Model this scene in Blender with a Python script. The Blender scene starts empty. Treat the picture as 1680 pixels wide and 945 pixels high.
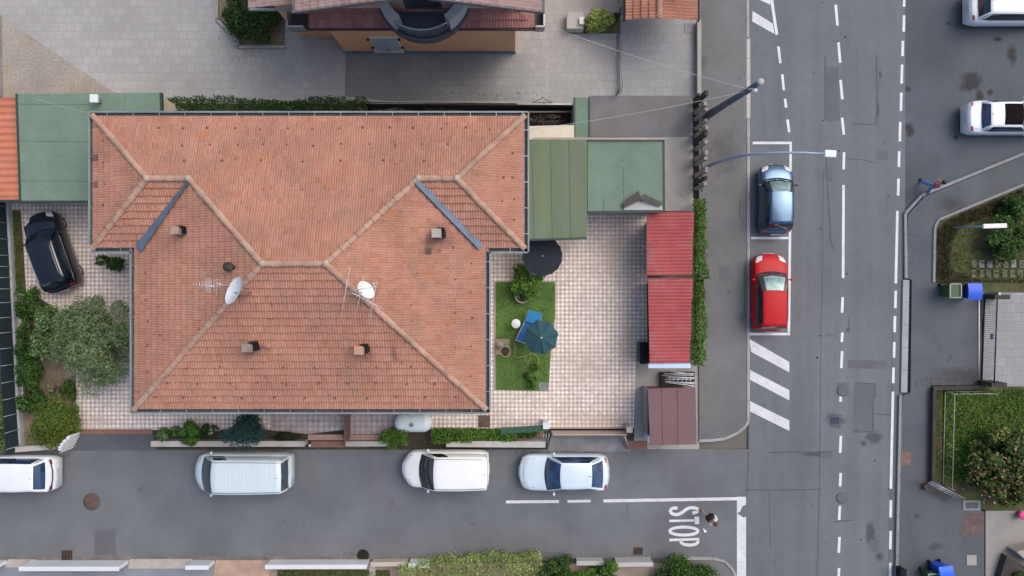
import bpy, bmesh, math, random
import numpy as np
from mathutils import Vector, Matrix
random.seed(7)
rng = np.random.default_rng(7)
sc = bpy.context.scene
col = sc.collection
R = math.radians
H = 35.0          # camera height in metres
S = 32.0          # photo pixels per metre on the ground


def k(z):
    return (H - z) / H / S


def P(px, py, z=0.0):
    """a photo pixel at a known real height -> the point in the place"""
    f = k(z)
    return Vector(((px - 840) * f, (472.5 - py) * f, z))


def tag(o, label=None, cat=None, group=None, kind=None):
    if label: o['label'] = label
    if cat: o['category'] = cat
    if group: o['group'] = group
    if kind: o['kind'] = kind
    return o


def empty(name, loc, label, cat, group=None, rz=0.0):
    o = bpy.data.objects.new(name, None)
    col.objects.link(o)
    o.location = loc
    o.rotation_euler = (0, 0, rz)
    o.empty_display_size = .2
    return tag(o, label, cat, group)


def dup(root, loc, rz, label, group=None):
    r = root.copy(); col.objects.link(r)
    r.location = loc; r.rotation_euler = (0, 0, rz); r['label'] = label
    if group: r['group'] = group
    for ch in list(root.children):
        c = ch.copy(); col.objects.link(c); c.parent = r
        for g in list(ch.children):
            d = g.copy(); col.objects.link(d); d.parent = c
    return r


def root_offset(o):
    v = Vector((0, 0, 0))
    while o is not None:
        v = v + o.location
        o = o.parent
    return v


class MB:
    """collects shapes, links them as ONE mesh object"""
    def __init__(s):
        s.v = []; s.f = []; s.m = []; s.s = []; s.uv = None

    def add(s, verts, faces, mi=0, smooth=False):
        b = len(s.v)
        s.v.extend([tuple(p) for p in verts])
        for f in faces:
            s.f.append(tuple(i + b for i in f)); s.m.append(mi); s.s.append(smooth)
        return s

    def box(s, cx, cy, z0, z1, sx, sy, rot=0, mi=0):
        c, n = math.cos(rot), math.sin(rot)
        q = [(-sx / 2, -sy / 2), (sx / 2, -sy / 2), (sx / 2, sy / 2), (-sx / 2, sy / 2)]
        q = [(cx + x * c - y * n, cy + x * n + y * c) for x, y in q]
        return s.prism(q, z0, z1, mi)

    def prism(s, pts, z0, z1, mi=0):
        pts = [(p[0], p[1]) for p in pts]
        a = sum(pts[i][0] * pts[(i + 1) % len(pts)][1] - pts[(i + 1) % len(pts)][0] * pts[i][1] for i in range(len(pts)))
        if a < 0: pts = pts[::-1]
        n = len(pts)
        v = [(x, y, z0) for x, y in pts] + [(x, y, z1) for x, y in pts]
        f = [tuple(range(n - 1, -1, -1)), tuple(range(n, 2 * n))]
        f += [(i, (i + 1) % n, n + (i + 1) % n, n + i) for i in range(n)]
        return s.add(v, f, mi)

    def pbox(s, x0, y0, x1, y1, z0, z1, mi=0):
        """a box whose top face covers the photo rectangle at height z1"""
        a = P(x0, y0, z1); b = P(x1, y1, z1)
        return s.prism([(a.x, a.y), (b.x, a.y), (b.x, b.y), (a.x, b.y)], z0, z1, mi)

    def sheet(s, pts, mi=0):
        pts = [tuple(p) for p in pts]
        a = sum(pts[i][0] * pts[(i + 1) % len(pts)][1] - pts[(i + 1) % len(pts)][0] * pts[i][1] for i in range(len(pts)))
        if a < 0: pts = pts[::-1]
        return s.add(pts, [tuple(range(len(pts)))], mi)

    def psheet(s, pts, z, mi=0):
        return s.sheet([P(x, y, z) for x, y in pts], mi)

    def ribbon(s, pts, w, mi=0, closed=False):
        pts = [Vector(p) for p in pts]
        n = len(pts); L = []; Rr = []
        for i, p in enumerate(pts):
            if closed:
                d = pts[(i + 1) % n] - pts[(i - 1) % n]
            else:
                d = pts[min(i + 1, n - 1)] - pts[max(i - 1, 0)]
            d.z = 0
            d.normalize()
            q = Vector((-d.y, d.x, 0)) * (w / 2)
            L.append(p + q); Rr.append(p - q)
        m = n if closed else n - 1
        s.add(L + Rr, [(i, n + i, n + (i + 1) % n, (i + 1) % n) for i in range(m)], mi)
        return s

    def tube(s, pts, r, seg=8, mi=0, cap=True, smooth=True):
        pts = [Vector(p) for p in pts]
        n = len(pts)
        rr = r if isinstance(r, (list, tuple)) else [r] * n
        v = []
        up = None
        for i, p in enumerate(pts):
            d = (pts[min(i + 1, n - 1)] - pts[max(i - 1, 0)]).normalized()
            if up is None:
                up = d.orthogonal().normalized()
            a = (up - d * up.dot(d))
            a = a.normalized() if a.length > 1e-6 else d.orthogonal().normalized()
            up = a
            b = d.cross(a)
            for j in range(seg):
                t = 2 * math.pi * j / seg
                v.append(p + (a * math.cos(t) + b * math.sin(t)) * rr[i])
        f = [(i * seg + j, i * seg + (j + 1) % seg, (i + 1) * seg + (j + 1) % seg, (i + 1) * seg + j) for i in range(n - 1) for j in range(seg)]
        s.add(v, f, mi, smooth)
        if cap:
            b = len(s.v) - n * seg
            s.f.append(tuple(b + j for j in range(seg - 1, -1, -1))); s.m.append(mi); s.s.append(False)
            s.f.append(tuple(b + (n - 1) * seg + j for j in range(seg))); s.m.append(mi); s.s.append(False)
        return s

    def lathe(s, c, prof, seg=20, mi=0, smooth=True):
        """prof: (radius, z) from bottom to top"""
        v = []; c = Vector(c)
        for r, z in prof:
            for j in range(seg):
                t = 2 * math.pi * j / seg
                v.append((c.x + r * math.cos(t), c.y + r * math.sin(t), c.z + z))
        n = len(prof)
        f = [(i * seg + j, i * seg + (j + 1) % seg, (i + 1) * seg + (j + 1) % seg, (i + 1) * seg + j) for i in range(n - 1) for j in range(seg)]
        f.append(tuple((n - 1) * seg + j for j in range(seg)))
        f.append(tuple(j for j in range(seg - 1, -1, -1)))
        return s.add(v, f, mi, smooth)

    def grid(s, fn, nu, nv, mi=0, smooth=True):
        v = [fn(i / nu, j / nv) for j in range(nv + 1) for i in range(nu + 1)]
        f = [(j * (nu + 1) + i, j * (nu + 1) + i + 1, (j + 1) * (nu + 1) + i + 1, (j + 1) * (nu + 1) + i) for j in range(nv) for i in range(nu)]
        return s.add(v, f, mi, smooth)

    def build(s, name, mats, parent=None, local=False, bevel=0):
        if not isinstance(mats, (list, tuple)): mats = [mats]
        v = np.array(s.v, dtype=float)
        if parent is None:
            lo, hi = v.min(0), v.max(0)
            off = Vector(((lo[0] + hi[0]) / 2, (lo[1] + hi[1]) / 2, lo[2]))
        elif local:
            off = Vector((0, 0, 0))
        else:
            off = root_offset(parent)
        v = v - np.array(off)
        me = bpy.data.meshes.new(name)
        me.from_pydata(v.tolist(), [], s.f)
        me.polygons.foreach_set('material_index', s.m)
        me.polygons.foreach_set('use_smooth', s.s)
        for m in mats: me.materials.append(m)
        if s.uv is not None:
            uvl = me.uv_layers.new(name='UVMap')
            a = np.array(s.uv, dtype=np.float32)
            idx = np.zeros(len(me.loops), dtype=np.int32)
            me.loops.foreach_get('vertex_index', idx)
            uvl.data.foreach_set('uv', a[idx].ravel())
        me.update()
        o = bpy.data.objects.new(name, me)
        col.objects.link(o)
        if parent is None: o.location = off
        else: o.parent = parent
        if bevel:
            b = o.modifiers.new('bevel', 'BEVEL'); b.width = bevel; b.segments = 2; b.limit_method = 'ANGLE'
        return o


# ------------------------------------------------------------------ materials
def new_mat(name):
    m = bpy.data.materials.new(name); m.use_nodes = True
    nt = m.node_tree
    return m, nt, nt.nodes['Principled BSDF']


def N(nt, typ, **kw):
    n = nt.nodes.new(typ)
    for a, b in kw.items():
        if a.startswith('i_'): n.inputs[int(a[2:])].default_value = b
        else: setattr(n, a, b)
    return n


def noise(nt, vec, scale, detail=4, rough=.6, dist=0):
    n = N(nt, 'ShaderNodeTexNoise')
    n.inputs['Scale'].default_value = scale; n.inputs['Detail'].default_value = detail
    n.inputs['Roughness'].default_value = rough; n.inputs['Distortion'].default_value = dist
    nt.links.new(vec, n.inputs['Vector'])
    return n.outputs['Fac']


def mrange(nt, v, a, b, c, d):
    n = N(nt, 'ShaderNodeMapRange')
    for i, x in enumerate((a, b, c, d)): n.inputs[i + 1].default_value = x
    nt.links.new(v, n.inputs[0])
    return n.outputs[0]


def scale_col(nt, c, f):
    n = N(nt, 'ShaderNodeVectorMath', operation='SCALE')
    nt.links.new(c, n.inputs[0]); nt.links.new(f, n.inputs['Scale'])
    return n.outputs[0]


def mixc(nt, f, a, b):
    n = N(nt, 'ShaderNodeMix', data_type='RGBA')
    if isinstance(f, (int, float)): n.inputs[0].default_value = f
    else: nt.links.new(f, n.inputs[0])
    for i, c in ((6, a), (7, b)):
        if isinstance(c, tuple): n.inputs[i].default_value = (*c[:3], 1)
        else: nt.links.new(c, n.inputs[i])
    return n.outputs[2]


def math_n(nt, op, a, b=None):
    n = N(nt, 'ShaderNodeMath', operation=op)
    for i, c in ((0, a), (1, b)):
        if c is None: continue
        if isinstance(c, (int, float)): n.inputs[i].default_value = c
        else: nt.links.new(c, n.inputs[i])
    return n.outputs[0]


def rgb(nt, c):
    n = N(nt, 'ShaderNodeRGB'); n.outputs[0].default_value = (*c, 1)
    return n.outputs[0]


def mat(name, c, rough=.85, var=.15, scale=.8, fine=.10, fscale=14, c2=None, c2scale=.5, c2lo=.5, c2hi=.7,
        bump=0, bscale=40, metal=0, coat=0, island=0, spec=.5, stretch=None):
    m, nt, b = new_mat(name)
    tc = N(nt, 'ShaderNodeTexCoord')
    vec = tc.outputs['Object']
    if stretch:
        mp = N(nt, 'ShaderNodeMapping'); mp.inputs['Scale'].default_value = stretch
        nt.links.new(vec, mp.inputs[0]); vec = mp.outputs[0]
    c_out = rgb(nt, c)
    if c2 is not None:
        c_out = mixc(nt, mrange(nt, noise(nt, vec, c2scale, 5, .65), c2lo, c2hi, 0, 1), c_out, c2)
    if var: c_out = scale_col(nt, c_out, mrange(nt, noise(nt, vec, scale, 5, .6), .3, .7, 1 - var, 1 + var))
    if fine: c_out = scale_col(nt, c_out, mrange(nt, noise(nt, vec, fscale, 3, .7), .25, .75, 1 - fine, 1 + fine))
    if island:
        g = N(nt, 'ShaderNodeNewGeometry')
        c_out = scale_col(nt, c_out, mrange(nt, g.outputs['Random Per Island'], 0, 1, 1 - island, 1 + island))
    nt.links.new(c_out, b.inputs['Base Color'])
    b.inputs['Roughness'].default_value = rough
    b.inputs['Metallic'].default_value = metal
    b.inputs['Specular IOR Level'].default_value = spec
    b.inputs['Coat Weight'].default_value = coat
    b.inputs['Coat Roughness'].default_value = .08
    if bump:
        bn = N(nt, 'ShaderNodeBump'); bn.inputs['Strength'].default_value = bump; bn.inputs['Distance'].default_value = .02
        nt.links.new(noise(nt, vec, bscale, 4, .7), bn.inputs['Height'])
        nt.links.new(bn.outputs[0], b.inputs['Normal'])
    return m


def asphalt(name, c, patch=.12, crack=True, warm=(0, 0, 0)):
    m, nt, b = new_mat(name)
    tc = N(nt, 'ShaderNodeTexCoord'); vec = tc.outputs['Object']
    o = rgb(nt, c)
    o = scale_col(nt, o, mrange(nt, noise(nt, vec, .16, 4, .55), .3, .7, 1 - patch, 1 + patch))
    # traffic wear runs along the lane
    mp = N(nt, 'ShaderNodeMapping'); mp.inputs['Scale'].default_value = (1.3, .06, 1) if crack else (.5, .5, 1)
    nt.links.new(vec, mp.inputs[0])
    o = scale_col(nt, o, mrange(nt, noise(nt, mp.outputs[0], 1.0, 3, .5),   .3, .7, .88, 1.10))
    o = scale_col(nt, o, mrange(nt, noise(nt, vec, 2.2, 5, .7), .3, .7, .94, 1.06))
    o = scale_col(nt, o, mrange(nt, noise(nt, vec, 38, 2, .6), .25, .75, .86, 1.14))
    # dust: a little brown in places
    o = mixc(nt, mrange(nt, noise(nt, vec, .35, 5, .7), .52, .75, 0, .4), o, tuple(x * y for x, y in zip(c, (1.08, 1.02, .95))))
    # oil spots
    o = scale_col(nt, o, mrange(nt, noise(nt, vec, 1.1, 2, .5), .70, .76, 1, .72))
    # fine meandering cracks in worn areas
    vo = N(nt, 'ShaderNodeTexVoronoi', feature='DISTANCE_TO_EDGE'); vo.inputs['Scale'].default_value = .45
    nz = N(nt, 'ShaderNodeTexNoise'); nz.inputs['Scale'].default_value = 1.2; nz.inputs['Detail'].default_value = 6
    nt.links.new(vec, nz.inputs['Vector'])
    av = N(nt, 'ShaderNodeVectorMath', operation='MULTIPLY_ADD')
    nt.links.new(nz.outputs['Color'], av.inputs[0]); av.inputs[1].default_value = (1.3, 1.3, 0); nt.links.new(vec, av.inputs[2])
    nt.links.new(av.outputs[0], vo.inputs['Vector'])
    ck = mrange(nt, vo.outputs['Distance'], .006, .02, 1, 0)
    msk = mrange(nt, noise(nt, vec, .22, 3, .5), .56, .66, 0, .22 if crack else 0)
    o = scale_col(nt, o, math_n(nt, 'SUBTRACT', 1.0, math_n(nt, 'MULTIPLY', ck, msk)))
    nt.links.new(o, b.inputs['Base Color'])
    b.inputs['Roughness'].default_value = .8
    b.inputs['Specular IOR Level'].default_value = .35
    bn = N(nt, 'ShaderNodeBump'); bn.inputs['Strength'].default_value = .35; bn.inputs['Distance'].default_value = .01
    nt.links.new(noise(nt, vec, 60, 3, .7), bn.inputs['Height']); nt.links.new(bn.outputs[0], b.inputs['Normal'])
    return m


def spots(o, m, pts, c, amt=.85, edge=.55):
    """soft-edged stains soaked into surface o: (photo x, photo y, half sizes in photo px)"""
    nt = m.node_tree; b = nt.nodes['Principled BSDF']
    col_ = b.inputs['Base Color'].links[0].from_socket
    tc = N(nt, 'ShaderNodeTexCoord'); off = root_offset(o)
    nz = N(nt, 'ShaderNodeTexNoise'); nz.inputs['Scale'].default_value = 2.6; nz.inputs['Detail'].default_value = 5
    nt.links.new(tc.outputs['Object'], nz.inputs['Vector'])
    tot = None
    for px, py, rx, ry, z in pts:
        p = P(px, py, z) - off
        s_ = N(nt, 'ShaderNodeVectorMath', operation='SUBTRACT'); nt.links.new(tc.outputs['Object'], s_.inputs[0]); s_.inputs[1].default_value = p
        q = N(nt, 'ShaderNodeVectorMath', operation='MULTIPLY'); nt.links.new(s_.outputs[0], q.inputs[0]); q.inputs[1].default_value = (1 / (rx * k(z)), 1 / (ry * k(z)), 0)
        ad = N(nt, 'ShaderNodeVectorMath', operation='MULTIPLY_ADD'); nt.links.new(nz.outputs['Color'], ad.inputs[0]); ad.inputs[1].default_value = (1.5, 1.5, 0); nt.links.new(q.outputs[0], ad.inputs[2])
        s2 = N(nt, 'ShaderNodeVectorMath', operation='SUBTRACT'); nt.links.new(ad.outputs[0], s2.inputs[0]); s2.inputs[1].default_value = (.75, .75, 0)
        ln = N(nt, 'ShaderNodeVectorMath', operation='LENGTH'); nt.links.new(s2.outputs[0], ln.inputs[0])
        f = mrange(nt, ln.outputs['Value'], edge, 1.15, amt, 0)
        tot = f if tot is None else math_n(nt, 'MAXIMUM', tot, f)
    nt.links.new(mixc(nt, tot, col_, c), b.inputs['Base Color'])


def road_paint(name, c=(.70, .71, .72), wear=.62):
    m, nt, b = new_mat(name)
    tc = N(nt, 'ShaderNodeTexCoord'); vec = tc.outputs['Object']
    o = rgb(nt, c)
    o = scale_col(nt, o, mrange(nt, noise(nt, vec, 1.5, 4, .6), .3, .7, .88, 1.08))
    w = mrange(nt, noise(nt, vec, 7, 6, .8), wear, wear + .16, 0, .6)
    o = mixc(nt, w, o, (.16, .165, .175))
    nt.links.new(o, b.inputs['Base Color']); b.inputs['Roughness'].default_value = .7
    return m


def leaf_mat(name, dark, light, scale=.9):
    m, nt, b = new_mat(name)
    g = N(nt, 'ShaderNodeNewGeometry'); tc = N(nt, 'ShaderNodeTexCoord')
    f = math_n(nt, 'ADD', math_n(nt, 'MULTIPLY', g.outputs['Random Per Island'], .6),
               mrange(nt, noise(nt, tc.outputs['Object'], scale, 3, .6), .3, .7, -.1, .5))
    o = mixc(nt, f, dark, light)
    nt.links.new(o, b.inputs['Base Color'])
    b.inputs['Roughness'].default_value = .6
    b.inputs['Specular IOR Level'].default_value = .3
    tr = N(nt, 'ShaderNodeBsdfTranslucent'); nt.links.new(o, tr.inputs[0])
    mx = N(nt, 'ShaderNodeMixShader'); mx.inputs[0].default_value = .22
    nt.links.new(b.outputs[0], mx.inputs[1]); nt.links.new(tr.outputs[0], mx.inputs[2])
    nt.links.new(mx.outputs[0], nt.nodes['Material Output'].inputs[0])
    return m


def roof_tile_mat(name, ca, cb, cc, stain=.3):
    """each tile has its own shade (its UV holds its number); lichen and weather on top"""
    m, nt, b = new_mat(name)
    tc = N(nt, 'ShaderNodeTexCoord'); uv = tc.outputs['UV']; vec = tc.outputs['Object']
    wn = N(nt, 'ShaderNodeTexWhiteNoise', noise_dimensions='2D'); nt.links.new(uv, wn.inputs['Vector'])
    o = mixc(nt, mrange(nt, wn.outputs['Value'], 0, 1, 0, 1), ca, cb)
    o = mixc(nt, mrange(nt, wn.outputs['Value'], .965, .97, 0, .75), o, cc)
    o = scale_col(nt, o, mrange(nt, noise(nt, vec, .35, 5, .65), .3, .7, .82, 1.14))
    o = mixc(nt, mrange(nt, noise(nt, vec, .9, 6, .75), .48, .72, 0, stain + .15), o, (.26, .20, .145))
    o = scale_col(nt, o, mrange(nt, noise(nt, vec, 11, 4, .75), .3, .7, .84, 1.14))
    o = scale_col(nt, o, mrange(nt, noise(nt, vec, 3.1, 2, .5), .66, .74, 1, .72))
    o = mixc(nt, mrange(nt, noise(nt, vec, 4.3, 3, .6, .6), .64, .72, 0, .30), o, (.29, .24, .18))
    nt.links.new(o, b.inputs['Base Color']); b.inputs['Roughness'].default_value = .9
    b.inputs['Specular IOR Level'].default_value = .25
    return m


def patio_mat(name, s, ca, cb):
    m, nt, b = new_mat(name)
    tc = N(nt, 'ShaderNodeTexCoord'); vec = tc.outputs['Object']
    mp = N(nt, 'ShaderNodeMapping'); mp.inputs['Rotation'].default_value = (0, 0, R(45))
    nt.links.new(vec, mp.inputs[0]); q = mp.outputs[0]
    ch = N(nt, 'ShaderNodeTexChecker'); ch.inputs['Scale'].default_value = 1 / s
    mz = N(nt, 'ShaderNodeVectorMath', operation='MULTIPLY'); mz.inputs[1].default_value = (1, 1, 0)
    ad = N(nt, 'ShaderNodeVectorMath', operation='ADD'); ad.inputs[1].default_value = (.0, .0, .013)
    nt.links.new(q, mz.inputs[0]); nt.links.new(mz.outputs[0], ad.inputs[0]); nt.links.new(ad.outputs[0], ch.inputs['Vector'])
    fl = N(nt, 'ShaderNodeVectorMath', operation='SCALE'); fl.inputs['Scale'].default_value = 1 / s
    nt.links.new(mz.outputs[0], fl.inputs[0])
    fo = N(nt, 'ShaderNodeVectorMath', operation='FLOOR'); nt.links.new(fl.outputs[0], fo.inputs[0])
    fr = N(nt, 'ShaderNodeVectorMath', operation='FRACTION'); nt.links.new(fl.outputs[0], fr.inputs[0])
    wn = N(nt, 'ShaderNodeTexWhiteNoise', noise_dimensions='2D'); nt.links.new(fo.outputs[0], wn.inputs['Vector'])
    o = mixc(nt, ch.outputs['Fac'], ca, cb)
    o = scale_col(nt, o, mrange(nt, wn.outputs['Value'], 0, 1, .86, 1.12))
    # joints
    sx = N(nt, 'ShaderNodeSeparateXYZ'); nt.links.new(fr.outputs[0], sx.inputs[0])
    d = math_n(nt, 'MINIMUM', math_n(nt, 'MINIMUM', sx.outputs[0], math_n(nt, 'SUBTRACT', 1.0, sx.outputs[0])),
               math_n(nt, 'MINIMUM', sx.outputs[1], math_n(nt, 'SUBTRACT', 1.0, sx.outputs[1])))
    j = mrange(nt, d, .02, .10, .45, 0)
    o = mixc(nt, j, o, (.40, .35, .33))
    o = scale_col(nt, o, mrange(nt, noise(nt, vec, .5, 5, .6), .3, .7, .86, 1.1))
    o = mixc(nt, mrange(nt, noise(nt, vec, .8, 5, .7), .52, .8, 0, .4), o, (.36, .30, .22))
    o = scale_col(nt, o, mrange(nt, noise(nt, vec, 9, 3, .7), .3, .7, .9, 1.08))
    nt.links.new(o, b.inputs['Base Color']); b.inputs['Roughness'].default_value = .6
    return m


def paver_mat(name, c, w, h, jc, amt=.6):
    m, nt, b = new_mat(name)
    tc = N(nt, 'ShaderNodeTexCoord'); vec = tc.outputs['Object']
    br = N(nt, 'ShaderNodeTexBrick'); br.offset = .37; br.inputs['Scale'].default_value = 1
    br.inputs['Brick Width'].default_value = w; br.inputs['Row Height'].default_value = h
    br.inputs['Mortar Size'].default_value = .012; br.inputs['Mortar Smooth'].default_value = .3; br.inputs['Bias'].default_value = 0
    br.inputs['Color1'].default_value = (*[x * .93 for x in c], 1); br.inputs['Color2'].default_value = (*[x * 1.07 for x in c], 1)
    br.inputs['Mortar'].default_value = (*jc, 1)
    nt.links.new(vec, br.inputs['Vector'])
    msk = mrange(nt, noise(nt, vec, .6, 4, .7), .35, .62, 1 - amt, 1)
    o = mixc(nt, msk, c, br.outputs['Color'])
    o = scale_col(nt, o, mrange(nt, noise(nt, vec, .3, 5, .6), .3, .7, .85, 1.13))
    o = mixc(nt, mrange(nt, noise(nt, vec, .9, 5, .7), .5, .8, 0, .5), o, tuple(x * y for x, y in zip(c, (.95, .86, .72))))
    o = scale_col(nt, o, mrange(nt, noise(nt, vec, 14, 3, .7), .3, .7, .9, 1.1))
    nt.links.new(o, b.inputs['Base Color']); b.inputs['Roughness'].default_value = .85
    return m


def car_paint(name, c, metal=0, rough=.35, coat=.6, flake=.04):
    m = mat(name, c, rough, var=flake, scale=1.2, fine=.02, fscale=40, metal=metal, coat=coat)
    return m


def glass_mat(name, c, rough=.06):
    m, nt, b = new_mat(name)
    tc = N(nt, 'ShaderNodeTexCoord')
    o = scale_col(nt, rgb(nt, c), mrange(nt, noise(nt, tc.outputs['Object'], 2.2, 2, .5), .35, .65, .5, 1.7))
    nt.links.new(o, b.inputs['Base Color']); b.inputs['Roughness'].default_value = rough
    b.inputs['Coat Weight'].default_value = 1.0; b.inputs['Coat Roughness'].default_value = .03
    return m


def clear_glass(name):
    m, nt, b = new_mat(name)
    tr = N(nt, 'ShaderNodeBsdfTransparent'); tr.inputs[0].default_value = (.80, .88, .88, 1)
    gl = N(nt, 'ShaderNodeBsdfGlossy'); gl.inputs[1].default_value = .05
    fr = N(nt, 'ShaderNodeFresnel'); fr.inputs[0].default_value = 1.5
    mx = N(nt, 'ShaderNodeMixShader')
    nt.links.new(fr.outputs[0], mx.inputs[0]); nt.links.new(tr.outputs[0], mx.inputs[1]); nt.links.new(gl.outputs[0], mx.inputs[2])
    nt.links.new(mx.outputs[0], nt.nodes['Material Output'].inputs[0])
    return m


M = {}
M['road'] = asphalt('worn_road_asphalt', (.147, .157, .167))
M['road2'] = asphalt('side_road_asphalt', (.150, .158, .168), crack=False)
M['path'] = asphalt('pavement_asphalt', (.158, .158, .157), crack=False)
M['dark_asphalt'] = asphalt('dark_forecourt_asphalt', (.083, .095, .110), patch=.25, crack=False)
M['mid_asphalt'] = asphalt('entrance_asphalt', (.098, .107, .117), patch=.2, crack=False)
M['paint'] = road_paint('road_paint')
M['paint_worn'] = road_paint('road_paint_worn', (.66, .67, .68), wear=.53)
M['seam'] = mat('tar_seam', (.075, .078, .085), .7, var=.2)
M['stain'] = mat('oil_stain', (.030, .026, .024), 1.0, var=.2, scale=3, spec=0)
M['patch'] = mat('asphalt_repair', (.118, .122, .132), .85, var=.1, fine=.15, fscale=40)
M['kerb'] = mat('kerb_stone', (.36, .355, .35), .85, var=.2, scale=.7, fine=.1, c2=(.25, .24, .22))
M['kerb_dark'] = mat('kerb_stone_dark', (.25, .255, .26), .85, var=.2, scale=.7, fine=.1)
M['soil'] = mat('bare_soil', (.20, .155, .105), .95, var=.35, scale=1.5, fine=.3, fscale=12, c2=(.10, .085, .055), bump=.6, bscale=14)
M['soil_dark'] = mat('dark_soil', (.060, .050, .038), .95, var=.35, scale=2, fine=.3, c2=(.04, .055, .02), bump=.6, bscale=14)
M['ground'] = mat('outlying_ground', (.14, .13, .11), .95, var=.25, scale=.2, fine=.2)
M['gravel'] = mat('gravel', (.335, .305, .265), .95, var=.15, scale=.5, fine=.3, fscale=9, c2=(.33, .27, .19), c2scale=.6, bump=.7, bscale=20)
M['court'] = paver_mat('concrete_pavers', (.365, .360, .348), .42, .42, (.25, .25, .24))
M['drive'] = paver_mat('driveway_pavers', (.30, .305, .305), .46, .46, (.19, .19, .19))
M['concrete'] = mat('weathered_concrete', (.36, .345, .32), .9, var=.16, scale=.7, fine=.12, c2=(.29, .27, .235))
M['concrete_d'] = mat('dark_flat_roof', (.175, .170, .172), .9, var=.2, scale=.5, fine=.12, c2=(.14, .145, .165), c2scale=.35)
M['concrete_l'] = mat('pale_concrete', (.45, .44, .42), .85, var=.12, scale=.8, fine=.08)
M['patio'] = patio_mat('patio_tiles', .152, (.86, .765, .695), (.53, .42, .37))
M['porch'] = patio_mat('porch_tiles', .2, (.45, .45, .47), (.40, .28, .24))
M['lawn'] = mat('artificial_lawn', (.105, .19, .045), .95, var=.25, scale=.7, fine=.25, fscale=30, bump=.5, bscale=80)
M['grass_soil'] = mat('grassy_soil', (.075, .085, .030), .95, var=.4, scale=1.2, fine=.35, fscale=16, c2=(.09, .055, .035), c2scale=.7, bump=.6, bscale=20)
M['roof'] = roof_tile_mat('clay_tiles', (.425, .200, .138), (.48, .250, .182), (.40, .165, .09))
M['ridge'] = mat('ridge_clay', (.42, .255, .185), .9, var=.28, scale=1.5, fine=.15, c2=(.36, .29, .22), c2scale=1.2)
M['mortar'] = mat('ridge_mortar', (.44, .35, .27), .95, var=.2, scale=2)
M['wall_cream'] = mat('cream_render', (.55, .47, .36), .9, var=.1)
M['peach'] = mat('peach_render', (.74, .42, .24), .9, var=.10, scale=.6, fine=.05, c2=(.68, .39, .22))
M['pinkwall'] = mat('pink_render', (.52, .36, .30), .9, var=.1)
M['gutter'] = mat('gutter_metal', (.26, .30, .31), .6, var=.2, scale=1, metal=.2, c2=(.16, .20, .25))
M['gutter_in'] = mat('gutter_trough', (.075, .085, .085), .8, var=.3)
M['flash'] = mat('blue_valley_metal', (.125, .175, .25), .6, var=.25, scale=1.5, metal=.2)
M['greenroof'] = mat('green_felt', (.165, .240, .178), .85, var=.15, scale=.55, fine=.08, fscale=6, c2=(.150, .205, .160), c2scale=.5)
M['greenroof2'] = mat('olive_green_felt', (.150, .195, .115), .85, var=.12, scale=.5, fine=.08, stretch=(2.5, .3, 1), c2=(.15, .185, .15), c2scale=.8)
M['greendark'] = mat('dark_green_metal', (.03, .06, .05), .6, var=.1)
M['orange_tile'] = mat('orange_sheet', (.56, .20, .115), .8, var=.15, scale=1.2, fine=.12, stretch=(.3, 1, 1), c2=(.46, .20, .14))
M['red_sheet'] = mat('red_corrugated', (.36, .072, .072), .8, var=.18, scale=.8, fine=.06, c2=(.34, .13, .125), c2scale=1.1)
M['mauve'] = mat('mauve_felt', (.185, .108, .110), .85, var=.08, scale=.5, fine=.04, c2=(.165, .10, .10))
M['brown_tile'] = roof_tile_mat('brown_red_tiles', (.30, .13, .12), (.40, .20, .175), (.22, .10, .09), .2)
M['pink_tile'] = roof_tile_mat('pinkish_tiles', (.33, .225, .205), (.41, .29, .265), (.26, .17, .15), .25)
M['terracotta'] = roof_tile_mat('garage_tiles', (.36, .16, .11), (.46, .22, .15), (.25, .12, .10), .2)
M['white'] = mat('white_paint', (.78, .78, .77), .6, var=.06, fine=.04)
M['whitewall'] = mat('white_wall_render', (.68, .70, .72), .8, var=.08, scale=1, fine=.05)
M['coping'] = mat('coping_stone', (.44, .42, .40), .85, var=.15, scale=1, fine=.1)
M['black'] = mat('black_plastic', (.012, .013, .015), .5, var=.1, spec=.15)
M['sunroof'] = mat('black_glass_roof', (.010, .008, .009), .6, var=.1, spec=.02)
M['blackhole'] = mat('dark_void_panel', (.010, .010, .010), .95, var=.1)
M['navy'] = mat('navy_net', (.021, .027, .042), .8, var=.25, scale=1, fine=.2, fscale=30)
M['net'] = mat('dark_green_net', (.010, .026, .033), .85, var=.25, scale=.8, fine=.2, fscale=25)
M['teal'] = mat('teal_canvas', (.018, .070, .092), .8, var=.22, scale=1.6, fine=.06)
M['bluecloth'] = mat('bright_blue_fabric', (.035, .27, .60), .7, var=.15, scale=2, fine=.06)
M['steel'] = mat('galvanised_steel', (.40, .42, .45), .4, var=.15, metal=.7)
M['polegrey'] = mat('blue_grey_pole', (.085, .11, .16), .65, var=.3, scale=3)
M['lamparm'] = mat('pale_blue_lamp_arm', (.30, .40, .55), .45, var=.1, metal=.3)
M['wood'] = mat('weathered_wood', (.31, .275, .245), .9, var=.3, scale=2, fine=.2, stretch=(.5, 3, 1))
M['wood_d'] = mat('dark_timber', (.050, .042, .036), .9, var=.3, scale=2)
M['hook'] = mat('dark_clay', (.19, .085, .06), .9, var=.2)
M['rust'] = mat('rusty_iron', (.115, .075, .06), .9, var=.3, scale=5, fine=.2)
M['brick'] = paver_mat('red_brick_path', (.26, .125, .095), .25, .12, (.15, .08, .07))
M['bark'] = mat('bark', (.10, .075, .055), .95, var=.3, scale=6, bump=.5)
M['tank'] = mat('tank_enamel', (.70, .78, .78), .45, var=.08, scale=2, coat=.2)
M['bin_green'] = mat('green_plastic', (.025, .085, .035), .5, var=.15)
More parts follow.
